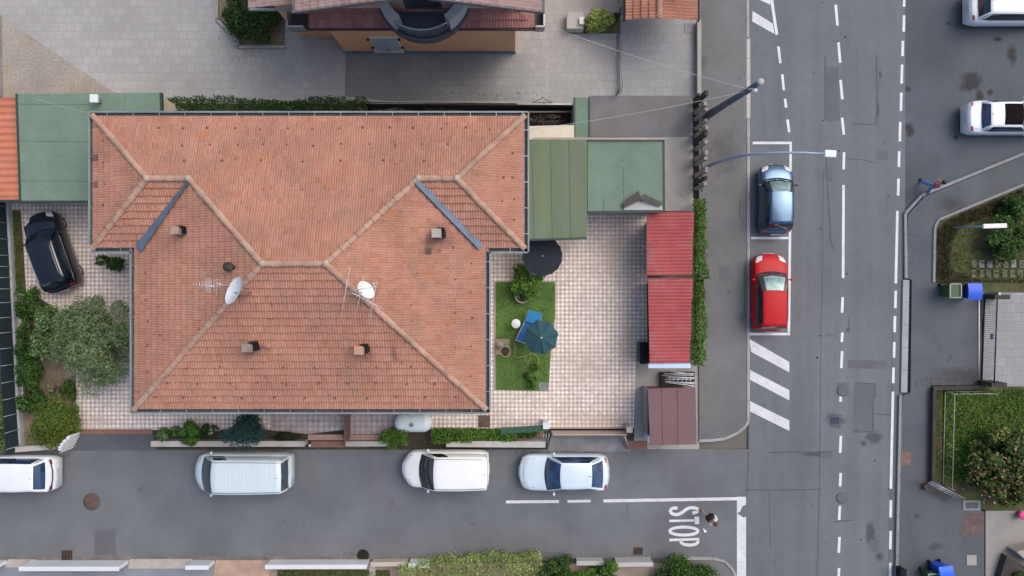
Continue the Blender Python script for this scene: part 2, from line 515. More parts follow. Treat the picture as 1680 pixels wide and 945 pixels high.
M['bin_blue'] = mat('blue_plastic', (.01, .09, .62), .45, var=.1)
M['bin_blue_d'] = mat('dark_blue_plastic', (.012, .012, .15), .45, var=.1)
M['hose'] = mat('yellow_hose', (.38, .36, .12), .6)
M['tyre'] = mat('tyre_rubber', (.012, .012, .013), .8)
M['rim'] = mat('alloy', (.35, .36, .38), .35, metal=.8)
M['lens'] = mat('headlamp_lens', (.62, .64, .66), .15, coat=1, var=.2, scale=8)
M['red_lens'] = mat('tail_lamp_lens', (.36, .012, .025), .2, coat=1)
M['plate'] = mat('number_plate', (.55, .58, .60), .5)
M['glass'] = glass_mat('car_glass', (.010, .016, .030))
M['glass_blue'] = glass_mat('blue_tinted_car_glass', (.012, .035, .085))
M['glass_grey'] = glass_mat('grey_car_glass', (.035, .055, .075))
M['glass_teal'] = glass_mat('pale_green_car_glass', (.10, .15, .155))
M['clear'] = clear_glass('clear_windscreen')
M['shade'] = mat('silver_sunshade', (.48, .56, .56), .35, var=.45, scale=2.5, fine=.25, fscale=8, metal=.25)
M['trim'] = mat('black_trim', (.012, .013, .016), .45)
M['window'] = glass_mat('house_window', (.03, .04, .05))
M['shutter'] = mat('blue_grey_shutter', (.36, .44, .52), .6, var=.06)
M['skin'] = mat('skin', (.48, .27, .19), .6)
M['leaf_olive'] = leaf_mat('olive_leaves', (.11, .165, .080), (.32, .41, .21))
M['leaf_green'] = leaf_mat('green_leaves', (.030, .082, .012), (.12, .25, .036))
M['leaf_dark'] = leaf_mat('dark_leaves', (.014, .036, .008), (.045, .095, .020))
M['leaf_blue'] = leaf_mat('blue_green_leaves', (.012, .045, .042), (.035, .10, .090))
M['leaf_bright'] = leaf_mat('bright_leaves', (.06, .14, .018), (.20, .37, .05))
M['leaf_yellow'] = leaf_mat('yellow_green_leaves', (.12, .19, .03), (.36, .45, .11))
M['leaf_lime'] = leaf_mat('lime_variegated_leaves', (.16, .22, .05), (.50, .58, .20))
M['leaf_moss'] = leaf_mat('mossy_leaves', (.060, .095, .012), (.18, .25, .035))
M['leaf_brown'] = leaf_mat('bronze_leaves', (.055, .080, .018), (.23, .25, .07))
M['leaf_red'] = leaf_mat('red_brown_ground_cover', (.035, .012, .010), (.11, .035, .032))
M['leaf_dry'] = leaf_mat('dry_twigs', (.10, .085, .07), (.27, .235, .20))
M['grass'] = leaf_mat('grass_blades', (.055, .13, .014), (.17, .34, .04))
M['grass_d'] = leaf_mat('dim_grass_blades', (.028, .055, .010), (.075, .13, .025))
M['flower'] = leaf_mat('pink_flowers', (.35, .10, .10), (.65, .30, .28))
M['flower_w'] = leaf_mat('white_flowers', (.6, .6, .5), (.8, .8, .7))


# ------------------------------------------------------------------ foliage
def leaf_mesh(name, pts, size, mats, parent=None, up=.5, mix=None, aspect=.55, centre=None):
    """one mesh of many leaf faces at pts (n x 3); leaves lean outwards from centre and up"""
    n = len(pts)
    pts = np.asarray(pts, dtype=float)
    nor = rng.normal(size=(n, 3))
    if centre is not None:
        o = pts - np.asarray(centre); o /= np.linalg.norm(o, axis=1, keepdims=True) + 1e-6
        nor += o * .8
    nor[:, 2] += up * 2
    nor /= np.linalg.norm(nor, axis=1, keepdims=True)
    a = np.cross(nor, rng.normal(size=(n, 3))); a /= np.linalg.norm(a, axis=1, keepdims=True) + 1e-9
    b = np.cross(nor, a)
    s = size * rng.uniform(.55, 1.35, size=(n, 1))
    q = np.stack([pts - a * s, pts - b * s * aspect + nor * s * .12, pts + a * s, pts + b * s * aspect + nor * s * .12], axis=1).reshape(-1, 3)
    off = Vector((0, 0, 0))
    if parent is None:
        lo, hi = q.min(0), q.max(0)
        off = Vector(((lo[0] + hi[0]) / 2, (lo[1] + hi[1]) / 2, lo[2]))
    else:
        off = root_offset(parent)
    q = q - np.array(off)
    me = bpy.data.meshes.new(name)
    me.vertices.add(4 * n); me.vertices.foreach_set('co', q.astype(np.float32).ravel())
    me.loops.add(4 * n); me.loops.foreach_set('vertex_index', np.arange(4 * n, dtype=np.int32))
    me.polygons.add(n); me.polygons.foreach_set('loop_start', np.arange(0, 4 * n, 4, dtype=np.int32))
    if mix is not None and len(mats) > 1:
        mi = (rng.random(n) < mix).astype(np.int32)
        me.polygons.foreach_set('material_index', mi)
    me.update(calc_edges=True)
    for m in mats: me.materials.append(m)
    o = bpy.data.objects.new(name, me); col.objects.link(o)
    if parent is None: o.location = off
    else: o.parent = parent
    return o


def clump_points(c, rx, ry, rz, n, clumps=14, cr=.38):
    """points in clumps spread through an ellipsoid with an uneven outline"""
    c = np.array(c)
    d = rng.normal(size=(clumps, 3)); d /= np.linalg.norm(d, axis=1, keepdims=True)
    rad = rng.uniform(.25, 1.0, size=(clumps, 1)) ** .6
    cc = d * rad * (1 - cr * .55)
    r = cr * rng.uniform(.6, 1.25, size=clumps)
    which = rng.integers(0, clumps, size=n)
    e = rng.normal(size=(n, 3)); e /= np.linalg.norm(e, axis=1, keepdims=True)
    e *= (rng.uniform(.15, 1, size=(n, 1)) ** .45) * r[which][:, None]
    p = cc[which] + e
    return c + p * np.array([rx, ry, rz])


def bush(name, label, cat, px, py, rpx, rpy, h, mats, n=1800, size=.07, mix=None, group=None, z0=0.05, clumps=14, trunk=True, cr=.38, up=.5, aspect=.55):
    """a shrub: woody stems and a crown; px, py, rpx, rpy: where its crown sits in the photo at its half height"""
    zc = z0 + h * .55
    c = P(px, py, zc)
    rx, ry = rpx * k(zc), rpy * k(zc)
    root = empty(name, (c.x, c.y, z0), label, cat, group)
    if trunk:
        t = MB()
        for i in range(5):
            a = 2 * math.pi * i / 5 + random.random()
            e = Vector((c.x + rx * .55 * math.cos(a), c.y + ry * .55 * math.sin(a), zc + h * .15 * random.random()))
            b = Vector((c.x + .04 * math.cos(a), c.y + .04 * math.sin(a), z0))
            m = (b + e) / 2 + Vector((0, 0, h * .12))
            t.tube([b, m, e], [.03 * h + .01, .02 * h + .008, .01], 6)
        t.build('stem', M['bark'], root)
    p = clump_points((c.x, c.y, zc), rx, ry, h * .5, n, clumps, cr)
    p[:, 2] = np.maximum(p[:, 2], z0 + .02)
    leaf_mesh('foliage', p, size, mats, root, up=up, mix=mix, aspect=aspect, centre=(c.x, c.y, zc - h * .2))
    return root


def hedge(name, label, pts, w, h, mats, n=3000, size=.06, cat='hedge', z0=0.05, mix=None, group=None, rough=.1):
    """a clipped hedge along pixel points (at its top)"""
    q = [P(x, y, z0 + h * .8) for x, y in pts]
    seg = [(q[i + 1] - q[i]).length for i in range(len(q) - 1)]
    tot = sum(seg)
    P0 = []
    stems = MB()
    lump = [rng.uniform(.75, 1.15) for _ in range(int(tot / .5) + 2)]
    for i in range(n):
        t = random.random() * tot; tt = t
        j = 0
        while j < len(seg) - 1 and t > seg[j]: t -= seg[j]; j += 1
        d = (q[j + 1] - q[j]).normalized(); nn = Vector((-d.y, d.x, 0))
        lu = lump[int(tt / .5)]
        # keep near the outside of the section
        a = random.uniform(-1, 1); b = random.uniform(0, 1)
        if random.random() < .55: b = random.uniform(.8, 1.0)
        else: a = math.copysign(random.uniform(.75, 1), a)
        p = q[j] + d * t + nn * a * w / 2 * lu * random.uniform(.85, 1.1)
        P0.append((p.x, p.y, z0 + h * b * lu * random.uniform(.92, 1.06)))
    c = (q[0] + q[-1]) / 2
    root = empty(name, (c.x, c.y, z0), label, cat, group)
    tt = .3
    while tt < tot:
        t = tt; j = 0
        while j < len(seg) - 1 and t > seg[j]: t -= seg[j]; j += 1
        p = q[j] + (q[j + 1] - q[j]).normalized() * t
        stems.tube([(p.x, p.y, z0), (p.x + random.uniform(-.1, .1), p.y, z0 + h * .75)], [.03, .012], 5)
        tt += .6
    stems.build('stem', M['bark'], root)
    leaf_mesh('foliage', P0, size, mats, root, up=.5, mix=mix)
    return root


def in_poly(x, y, poly):
    r = False; n = len(poly)
    for i in range(n):
        x0, y0 = poly[i]; x1, y1 = poly[(i + 1) % n]
        if (y0 > y) != (y1 > y) and x < (x1 - x0) * (y - y0) / (y1 - y0) + x0: r = not r
    return r


def blades(name, polypx, z, n, size, mats, hmax=.12, mix=None):
    q = [P(x, y, z) for x, y in polypx]
    poly = [(v.x, v.y) for v in q]
    x0, x1 = min(p[0] for p in poly), max(p[0] for p in poly)
    y0, y1 = min(p[1] for p in poly), max(p[1] for p in poly)
    pts = []
    while len(pts) < n:
        x, y = random.uniform(x0, x1), random.uniform(y0, y1)
        if in_poly(x, y, poly): pts.append((x, y, z + random.uniform(.02, hmax)))
    o = leaf_mesh(name, pts, size, mats, None, up=.35, mix=mix, aspect=.3)
    return tag(o, kind='stuff')
# ================================================================== SETTING
def struct(name, mb, m, label=None, bevel=0):
    o = mb.build(name, m, bevel=bevel)
    return tag(o, label, kind='structure')


g = MB(); g.sheet([(-250, -250, -.08), (250, -250, -.08), (250, 250, -.08), (-250, 250, -.08)])
struct('ground', g, M['ground'])
# carriageways: one sheet each, side by side
o_road = struct('main_road', MB().psheet([(1228, -900), (1486, -900), (1485, 345), (1481, 455), (1477, 643), (1470, 945), (1456, 1900), (1210, 1900), (1210, 948), (1228, 740)], 0), M['road'])
struct('side_road', MB().psheet([(-1500, 737), (1228, 737), (1228, 740), (1210, 948), (1204, 935), (1190, 922), (1170, 916), (-1500, 922)], 0), M['road2'])
o_fore = struct('forecourt', MB().psheet([(1486, -900), (2800, -900), (2800, -160), (1680, 250), (1514, 316), (1485, 345)], 0), M['dark_asphalt'])
# pavements and their kerbs
pv = MB(); pv.prism([P(x, y, .12).xy for x, y in [(1147, -900), (1225, -900), (1225, 690), (1221, 698), (1209, 708), (1190, 717), (1170, 720), (1147, 721)]], -.05, .12)
o_path = struct('pavement', pv, M['path'])
spots(o_path, M['path'], [(1216, 521, 8, 12, .12), (1190, 450, 10, 14, .12), (1152, 100, 8, 14, .12), (1185, 250, 30, 40, .12)], (.07, .065, .062), .6, .3)
kb = MB()


def kerb_line(mb, pts, w, z=.135):
    q = [P(x, y, z) for x, y in pts]
    for a, b in zip(q[:-1], q[1:]):
        d = (b - a); L = d.length; n = max(1, int(L / 1.0)); d.normalize()
        for i in range(n):
            s0 = a + d * (L * i / n + .008); s1 = a + d * (L * (i + 1) / n - .008)
            c = (s0 + s1) / 2
            mb.box(c.x, c.y, -.05, z + random.uniform(-.008, .008), (s1 - s0).length, w, math.atan2(d.y, d.x))


kerb_line(kb, [(1227, -400), (1227, 62)], .13)
kerb_line(kb, [(1228, 194), (1228, 690), (1224, 699), (1211, 710), (1191, 719.5), (1170, 722.5), (1147, 723.5)], .14)
struct('kerb', kb, M['kerb'])
dk = MB(); kerb_line(dk, [(1226, 63), (1226, 194)], .31, .10)
struct('dropped_kerb', dk, M['concrete_l'], 'long pale dropped kerb stones in front of the driveway')
pr = MB(); pr.prism([P(x, y, .1).xy for x, y in [(1490, 352), (1516, 323), (1680, 255), (2800, -155), (2800, -110), (1680, 302), (1540, 357), (1533, 372), (1533, 463), (1546, 466), (1611, 470), (1611, 632), (1527, 632), (1527, 790), (1560, 815), (1615, 840), (1615, 1900), (1460, 1900), (1474, 945), (1476, 800), (1481, 650), (1494, 644), (1496, 460), (1488, 455)]], -.05, .1)
o_entr = struct('entrance_pavement', pr, M['mid_asphalt'])
kr = MB()
kerb_line(kr, [(1487, 457), (1486, 350), (1513, 320), (1680, 252), (1800, 203)], .14, .12)
kerb_line(kr, [(1478, 648), (1471.5, 945), (1466, 1300)], .14, .12)
kerb_line(kr, [(1680, 303), (1541, 360), (1534.5, 373), (1532.5, 463)], .13, .17)
struct('kerb', kr, M['kerb_dark'])
dr = MB(); kerb_line(dr, [(1487, 459), (1483.5, 644)], .32, .098)
struct('dropped_kerb', dr, mat('grey_dropped_kerb', (.33, .34, .35), .85, var=.15))
# courtyards
struct('courtyard', MB().psheet([(-900, -900), (1012, -900), (1012, 170), (215, 170), (0, 26), (-900, -560)], .0), M['court'])
struct('gravel_patch', MB().psheet([(-900, -560), (0, 26), (215, 170), (-900, 170)], -.004), M['gravel'])
struct('driveway', MB().psheet([(1012, -900), (1147, -900), (1147, 157), (1012, 157)], .006), M['drive'])
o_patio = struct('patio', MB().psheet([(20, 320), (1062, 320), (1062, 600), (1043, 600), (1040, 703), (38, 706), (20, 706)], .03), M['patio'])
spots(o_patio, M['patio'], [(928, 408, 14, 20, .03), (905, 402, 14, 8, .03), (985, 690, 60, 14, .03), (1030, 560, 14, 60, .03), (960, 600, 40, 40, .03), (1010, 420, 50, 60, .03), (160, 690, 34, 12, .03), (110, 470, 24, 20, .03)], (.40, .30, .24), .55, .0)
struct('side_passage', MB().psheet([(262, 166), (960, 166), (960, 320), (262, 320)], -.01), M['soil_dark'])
struct('parking_pad', MB().psheet([(966, 157), (1140, 157), (1139, 225), (966, 225)], .012), M['concrete_d'])
struct('parking_pad', MB().psheet([(1085, 225), (1139, 225), (1138, 346), (1085, 346)], .014), M['concrete'])
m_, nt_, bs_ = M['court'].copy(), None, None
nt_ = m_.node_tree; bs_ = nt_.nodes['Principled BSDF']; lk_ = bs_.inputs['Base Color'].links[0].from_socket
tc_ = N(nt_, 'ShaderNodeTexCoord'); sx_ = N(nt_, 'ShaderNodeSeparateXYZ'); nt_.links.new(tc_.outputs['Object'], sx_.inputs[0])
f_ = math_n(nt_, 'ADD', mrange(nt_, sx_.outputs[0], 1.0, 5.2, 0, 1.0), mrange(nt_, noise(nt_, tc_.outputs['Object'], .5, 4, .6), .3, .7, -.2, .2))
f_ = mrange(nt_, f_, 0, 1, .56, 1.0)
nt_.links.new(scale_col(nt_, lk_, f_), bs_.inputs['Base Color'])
struct('shaded_paving', MB().psheet([(567, 88), (900, 88), (900, 166), (640, 166), (566, 158)], .004), m_)  # shade in front of the peach house, painted into the paver colour
struct('concrete_strip', MB().psheet([(1043, 590), (1147, 590), (1147, 737), (1040, 737)], .034), M['concrete'])
struct('verge', MB().psheet([(-900, 706), (1040, 703), (1040, 737), (-900, 740)], .015), M['soil_dark'])
struct('garden_soil', MB().psheet([(38, 478), (70, 492), (95, 508), (112, 535), (124, 560), (126, 733), (38, 737)], .05), M['soil'])
struct('planting_strip', MB().psheet([(20, 345), (34, 345), (38, 400), (43, 480), (38, 484), (20, 470)], .05), M['grass_soil'])
struct('entrance_ramp', MB().psheet([(126, 712), (250, 712), (258, 739), (110, 739)], .03), M['mid_asphalt'])
struct('brick_threshold', MB().psheet([(126, 704), (250, 704), (250, 712), (126, 712)], .036), M['brick'])
struct('porch_tiles', MB().psheet([(445, 678), (564, 678), (564, 705), (505, 712), (445, 706)], .10), M['porch'])
struct('porch_tiles', MB().psheet([(569, 678), (650, 678), (650, 712), (569, 712)], .10), M['porch'])
bs = MB(); bs.pbox(505, 713, 563, 722, 0, .14); bs.pbox(568, 713, 625, 722, 0, .14)
struct('porch_step', bs, mat('salmon_step_tiles', (.42, .27, .21), .8, var=.2))
bt = MB(); bt.psheet([(512, 724), (600, 724), (606, 734), (506, 734)], .03); bt.psheet([(1020, 723), (1062, 723), (1062, 737), (1026, 737)], .045)
struct('brick_threshold', bt, M['brick'])
struct('gate_apron', MB().psheet([(905, 713), (1025, 713), (1034, 741), (898, 741)], .022), mat('stained_apron', (.20, .205, .215), .85, var=.3, scale=1.2, fine=.15))
struct('gate_sill', MB().psheet([(903, 700), (1024, 700), (1025, 712), (905, 712)], .04), mat('pinkish_sill', (.46, .36, .31), .85, var=.1))
struct('lawn', MB().psheet([(812, 462), (911, 462), (911, 520), (905, 560), (900, 642), (813, 640)], .045), M['lawn'])
lk = MB(); kerb_line(lk, [(812, 640), (812, 462), (911, 462)], .06, .08)
struct('lawn_edging', lk, M['concrete'])
struct('garden_ground', MB().psheet([(1536, 375), (1545, 361), (1680, 306), (2400, 20), (2400, 480), (1612, 480), (1612, 466), (1535, 462)], .09), M['grass_soil'])
struct('garden_ground', MB().psheet([(1549, 634), (2400, 634), (2400, 838), (1618, 838), (1560, 812), (1547, 790)], .09), M['grass_soil'])
struct('weedy_strip', MB().psheet([(1529, 640), (1547, 640), (1545, 790), (1527, 790)], .115), M['grass_soil'])
struct('concrete_drive', MB().psheet([(1612, 480), (2400, 480), (2400, 634), (1612, 634)], .11), M['drive'])
struct('concrete_drive', MB().psheet([(1617, 838), (2400, 838), (2400, 1900), (1617, 1900)], .112), mat('warm_concrete', (.30, .285, .265), .9, var=.2, scale=.5, fine=.1, c2=(.24, .22, .19)))
struct('lower_yard', MB().psheet([(-1500, 924), (420, 924), (420, 1900), (-1500, 1900)], .01), mat('bluish_yard_paving', (.225, .24, .265), .85, var=.15, scale=.6, fine=.08))
struct('lower_yard', MB().psheet([(420, 924), (1165, 924), (1165, 1900), (420, 1900)], .005), mat('reddish_yard_paving', (.33, .245, .20), .9, var=.2, scale=.8, fine=.12))
struct('pavement', MB().prism([P(x, y, .12).xy for x, y in [(1120, 919), (1168, 919), (1188, 925), (1200, 937), (1206, 950), (1200, 1900), (1120, 1900)]], -.05, .12), M['path'])
kc = MB(); kerb_line(kc, [(1120, 916.5), (1170, 916.5), (1190, 922), (1202.5, 935), (1209, 950), (1204, 1300)], .13, .135)
struct('kerb', kc, M['kerb'])
struct('gutter_strip', MB().psheet([(-900, 913), (900, 913), (900, 920), (-900, 921)], .0045), mat('dusty_gutter', (.17, .155, .135), .9, var=.35, scale=1.3, fine=.25))

# painted markings
mk = MB(); Z = .007
cd = [(1372.5, 7.6, 42), (1377, 69, 103), (1380.5, 131, 163), (1383, 193, 221), (1384.5, 249.6, 278), (1383.6, 303.5, 456), (1382, 487.6, 513),
      (1381.5, 545.5, 561), (1381, 576, 604), (1379.5, 633, 659), (1379, 715, 743), (1378.7, 776, 798), (1377.3, 830, 853), (1376.7, 881, 907), (1376, 932, 956),
      (1370, -60, -25), (1367, -125, -90), (1375, 985, 1015)]
for i, (x, a, b) in enumerate(cd):
    lean = 1.5 if a < 230 else (-.6 if a > 480 else -.4)
    mk.ribbon([P(x - lean, a, Z), P(x + lean, b, Z)], .135)
rd = [(1483.5, -14, 11), (1483, 25, 52), (1481, 67, 92), (1479.6, 106, 137), (1478.4, 152, 182), (1476.6, 200, 232), (1475, 248, 274), (1473.8, 293, 321),
      (1471, 346, 465), (1469.3, 476.7, 505.6), (1468, 518.6, 545), (1467, 561, 587), (1465.7, 603, 628.5), (1463.3, 642.5, 802), (1461.4, 820.5, 849),
      (1461, 871, 901), (1460.4, 923, 955), (1484, -60, -30), (1460, 985, 1015)]
for x, a, b in rd:
    t = (b - a) * .011
    mk.ribbon([P(x + t, a, Z), P(x - t, b, Z)], .135)
mk.ribbon([P(1258, -40, Z), P(1266, 0, Z), P(1274.5, 57, Z)], .15)
for a in [(1277, 76, 1280.3, 103.6), (1283.4, 122, 1286, 148), (1288, 162, 1289.7, 176.5), (1292, 196, 1294.8, 217)]:
    mk.ribbon([P(a[0], a[1], Z), P(a[2], a[3], Z)], .13)
mk.ribbon([P(1235, 234.5, Z), P(1299.3, 234.5, Z)], .13)
mk.ribbon([P(1297.3, 237, Z), P(1296, 391, Z), P(1294.3, 545.5, Z)], .13)
mk.ribbon([P(1232, 390.5, Z), P(1294, 390.5, Z)], .12)
mk.ribbon([P(1230, 548, Z), P(1296.3, 548, Z)], .13)
struct('lane_marking', mk, M['paint'])
hm = MB()
for q in [[(1229.5, 556), (1295, 594), (1295, 611), (1232, 577)], [(1230.5, 607), (1295, 640), (1295, 657), (1230.5, 623)], [(1230.5, 658), (1295, 690), (1295, 707), (1230.5, 675)],
          [(1234.7, 18), (1268, 38.7), (1271, 56), (1234, 35)], [(1230, -24), (1263, -4), (1264, 8), (1230, -8)]]:
    hm.psheet(q, Z)
struct('hatched_marking', hm, M['paint_worn'])
sm = MB()
sm.ribbon([P(830, 823.5, Z), P(917, 822.8, Z)], .15); sm.ribbon([P(931, 822.5, Z), P(969, 822, Z)], .14)
sm.ribbon([P(990, 821.8, Z), P(1209, 818.2, Z)], .16)
sm.psheet([(1209, 815), (1224, 815), (1224, 828), (1218, 831), (1214.5, 839), (1209, 842)], Z)
sm.psheet([(1209, 842), (1214, 845), (1219, 849), (1224, 848), (1224, 952), (1209, 952)], Z)
struct('stop_line_marking', sm, M['paint_worn'])
st = MB(); Wd = .15


def let(pts, w=Wd, closed=False): st.ribbon([P(x, y, Z) for x, y in pts], w, closed=closed)


# the word STOP, read from the road; letter tops face the junction
sS = [(1111.5, 833.5), (1106, 833.3), (1101.5, 835), (1099.6, 838.5), (1101.5, 842), (1107, 844.2), (1113, 844), (1119, 841), (1126, 835.5), (1132, 833), (1139, 833), (1144.5, 835), (1145.7, 837.5), (1143.5, 840), (1136, 842)]
let(sS, .165)
let([(1098, 854.7), (1139, 853.8)], .12); st.psheet([(1139, 847.5), (1147, 847.5), (1147, 860), (1140, 860)], Z)
let([(1122 + 23.2 * math.cos(t), 871.3 + 6.6 * math.sin(t)) for t in [2 * math.pi * i / 26 for i in range(26)]], .15, True)
let([(1098, 886), (1147, 884.4)], .13)
let([(1144.8, 887.2), (1145, 890), (1141, 893), (1132, 894.4), (1123, 893.3), (1117.6, 890.5), (1117, 887.6)], .16)
struct('stop_marking', st, M['paint'], 'white word STOP painted on the asphalt')

# seams, repairs and stains in the asphalt
se = MB()
for pts, w in [([(1354, 92), (1353, 150), (1354, 197), (1366, 200)], .05), ([(1355, 258), (1359, 320), (1363, 395), (1368, 412)], .06), ([(1351, 280), (1350, 420), (1347, 560), (1345, 760), (1341, 945)], .03),
               ([(1438, 90), (1439, 150), (1438, 205), (1400, 203)], .07), ([(1262, 742.5), (1300, 741.5), (1365, 742)], .07), ([(1225, 803.5), (1290, 804), (1347, 802.5)], .05),
               ([(1404, 628), (1436, 630), (1436.5, 650), (1432, 655), (1433, 707)], .07), ([(1401, 709), (1432, 708)], .05), ([(1434, 679), (1462, 681)], .05),
               ([(1400, 707), (1408, 707)], .05), ([(1228, 740), (1226, 800), (1222, 830)], .04), ([(1465, 540), (1462, 700), (1458, 945)], .03), ([(1392, 520), (1393, 545)], .05),
               ([(1380, 260), (1415, 262), (1440, 268)], .04), ([(1490, 385), (1500, 386), (1535, 388)], .06), ([(1262, 803), (1264, 900)], .025), ([(1370, 856), (1400, 853)], .06),
               ([(1480, 812), (1490, 840), (1497, 880), (1503, 912)], .05), ([(1028, 827), (1031, 842), (1026, 856)], .03),
               ([(1215, 330), (1213, 350), (1222, 372)], .05), ([(1222, 430), (1221, 520)], .04)]:
    se.ribbon([P(x, y, .0050 if x < 1480 and x > 1228 else (.105 if x > 1480 else (.125 if y < 700 else .005))) for x, y in pts], w)
struct('tar_seam', se, M['seam'])


def blob(mb, px, py, rx, ry, z, n=18, j=.22):
    mb.psheet([(px + rx * math.cos(t) * random.uniform(1 - j, 1 + j), py + ry * math.sin(t) * random.uniform(1 - j, 1 + j)) for t in [2 * math.pi * i / n for i in range(n)]], z)


spots(o_road, M['road'], [(1433, 718, 14, 11, 0), (1417, 727, 5, 5, 0), (1443, 913, 6, 7, 0), (1444, 122, 3, 7, 0), (1440, 180, 3, 14, 0), (1392, 541, 4, 5, 0), (1370, 690, 16, 14, 0), (1428, 878, 9, 22, 0), (1334, 745, 22, 4, 0)], (.055, .056, .062), .75)
spots(o_fore, M['dark_asphalt'], [(1593, 135, 20, 17, 0), (1607, 158, 7, 13, 0), (1660, 90, 9, 20, 0), (1492, 212, 9, 12, 0), (1488, 146, 7, 5, 0), (1624, 152, 6, 6, 0), (1556, 38, 5, 3, 0), (1568, 225, 4, 5, 0), (1637, 65, 8, 4, 0)], (.026, .022, .021), .85)
spots(o_entr, M['mid_asphalt'], [(1534, 897, 12, 7, .1), (1505, 847, 5, 5, .1), (1560, 335, 26, 16, .1), (1545, 806, 24, 18, .1), (1575, 615, 40, 14, .1)], (.040, .034, .032), .6, .3)
so = MB()
for i in range(26):
    x = random.uniform(1310, 1460); blob(so, x, random.uniform(0, 940), random.uniform(.5, 1.6), random.uniform(.5, 1.8), .0054 + .00005 * i, 9, .4)
struct('oil_stain', so, M['stain'])
rp = MB()
for q, z in [([(1355, 110), (1376, 110), (1378, 198), (1355, 198)], .004), ([(1401, 629), (1436, 629), (1432, 707), (1400, 707)], .004), ([(1438, 246), (1457, 246), (1457, 262), (1438, 262)], .004),
             ([(1352, 275), (1364, 270), (1366, 300), (1354, 292)], .004), ([(1427, 885), (1443, 886), (1442, 905), (1428, 903)], .004), ([(1346, 744), (1366, 744), (1365, 752), (1346, 751)], .004),
             ([(1182, 437), (1198, 437), (1198, 460), (1182, 460)], .124), ([(155, 870), (189, 870), (190, 911), (155, 911)], .004), ([(1373, 628), (1393, 628), (1393, 650), (1373, 650)], .004),
             ([(1390, 590), (1455, 592), (1452, 606), (1391, 604)], .0042)]:
    rp.psheet(q, z)
struct('asphalt_repair', rp, M['patch'])
struct('brick_patch', MB().psheet([(1479, 742), (1495, 742), (1494, 762), (1478, 765)], .106), mat('worn_red_pavers', (.20, .125, .10), .9, var=.3, scale=4, fine=.2))
struct('brick_patch', MB().psheet([(1585, 842), (1614, 842), (1614, 880), (1575, 878)], .106), mat('faded_red_pavers', (.13, .09, .085), .9, var=.35, scale=2, fine=.2))


def cover(px, py, r, z, label, m, square=False, sy=None, name='manhole_cover', cat='manhole cover'):
    c = P(px, py, z)
    root = empty(name, c, label, cat)
    a = MB(); b = MB()
    if square:
        sy = sy or r
        a.box(c.x, c.y, z, z + .012, r * 2, sy * 2)
        for i in range(7):
            b.box(c.x - r * .8 + r * 1.6 * i / 6, c.y, z + .012, z + .02, r * .13, sy * 1.7)
        a.build('frame', M['rust'] if m is None else m, root); b.build('grating', M['black'], root)
    else:
        a.lathe((c.x, c.y, z), [(r * 1.12, 0), (r * 1.12, .008)], 24)
        b.lathe((c.x, c.y, z + .008), [(r, 0), (r, .006), (r * .9, .010)], 24)
        a.build('frame', M['patch'], root); b.build('lid', m, root)


cover(151, 823, .40, .002, 'round rusty brown manhole cover in the side road behind the white hatchback', M['rust'])
cover(1381, 817, .27, .002, 'round grey manhole cover beside the centre dashes near the junction', M['patch'])
cover(1383, 641, .28, .0045, 'grey manhole cover on a centre dash beside the asphalt repair', M['patch'])
cover(110, 911, .28, .006, 'rusty grated storm drain at the foot of the white wall', None, True, .27, 'storm_drain', 'drain')
cover(1370, 690, .23, .003, 'bluish grated drain in the main road by the repair', mat('blue_grey_iron', (.10, .13, .18), .7), True, .22, 'storm_drain', 'drain')
cover(1047, 904, .24, .006, 'rusty grated drain near the STOP marking and the shrubs', M['rust'], True, .2, 'storm_drain', 'drain')
cover(596, 911, .30, .006, 'dark oval manhole cover against the white wall', M['stain'])
cover(1591, 914, .0, .1, '', M['kerb']) if False else None
c = P(794.5, 691, .04)
o = MB().box(c.x, c.y, .032, .06, .6, .6).build('access_hatch', M['rust']); tag(o, 'square brown access hatch set in the patio tiles by the house corner', 'hatch')
c = P(892, 634, .06)
o = MB().box(c.x, c.y, .046, .075, .5, .42).build('access_hatch', M['kerb_dark']); tag(o, 'square grey stone hatch in the corner of the green lawn', 'hatch')
c = P(1594, 919, .12)
o = MB().box(c.x, c.y, .101, .13, .5, .52).build('access_hatch', M['concrete']); tag(o, 'square pale cover in the pavement beside the blue bin', 'hatch')
c = P(1594, 829, .12)
o = MB().box(c.x, c.y, .101, .14, .9, .5).box(c.x, c.y, .14, .16, .6, .3, mi=1).build('access_hatch', [M['kerb_dark'], M['mid_asphalt']]); tag(o, 'grey meter hatch in the pavement under the flowering bush', 'hatch')
c = P(1131, 46, .02)
o = MB().box(c.x, c.y, .007, .03, .5, .5).build('access_hatch', M['kerb_dark']); tag(o, 'square dark hatch in the driveway in front of the garage', 'hatch')

# ================================================================== MAIN HOUSE
ZE, RISE = 5.5, 2.18
xW, xE, yS, yN = -16.29, -1.14, -5.22, 7.42
yR, xL, xRr = .97, -9.99, -7.45
wW, wE, wS, wR = -18.08, .52, 1.73, 4.575
pN = RISE / (yN - yR); pS = RISE / (yR - yS); pW = RISE / (xL - xW); pE = RISE / (xE - xRr)
zw = pN * (yN - wR)
vW = xW + zw / pW; vE = xE - zw / pE
aW = wW + zw / pN; aE = wE - zw / pN
house = empty('house', ((xW + xE) / 2, (yS + yN) / 2, 0), 'large house with orange clay tiled hip roof beside the tiled yard', 'house')

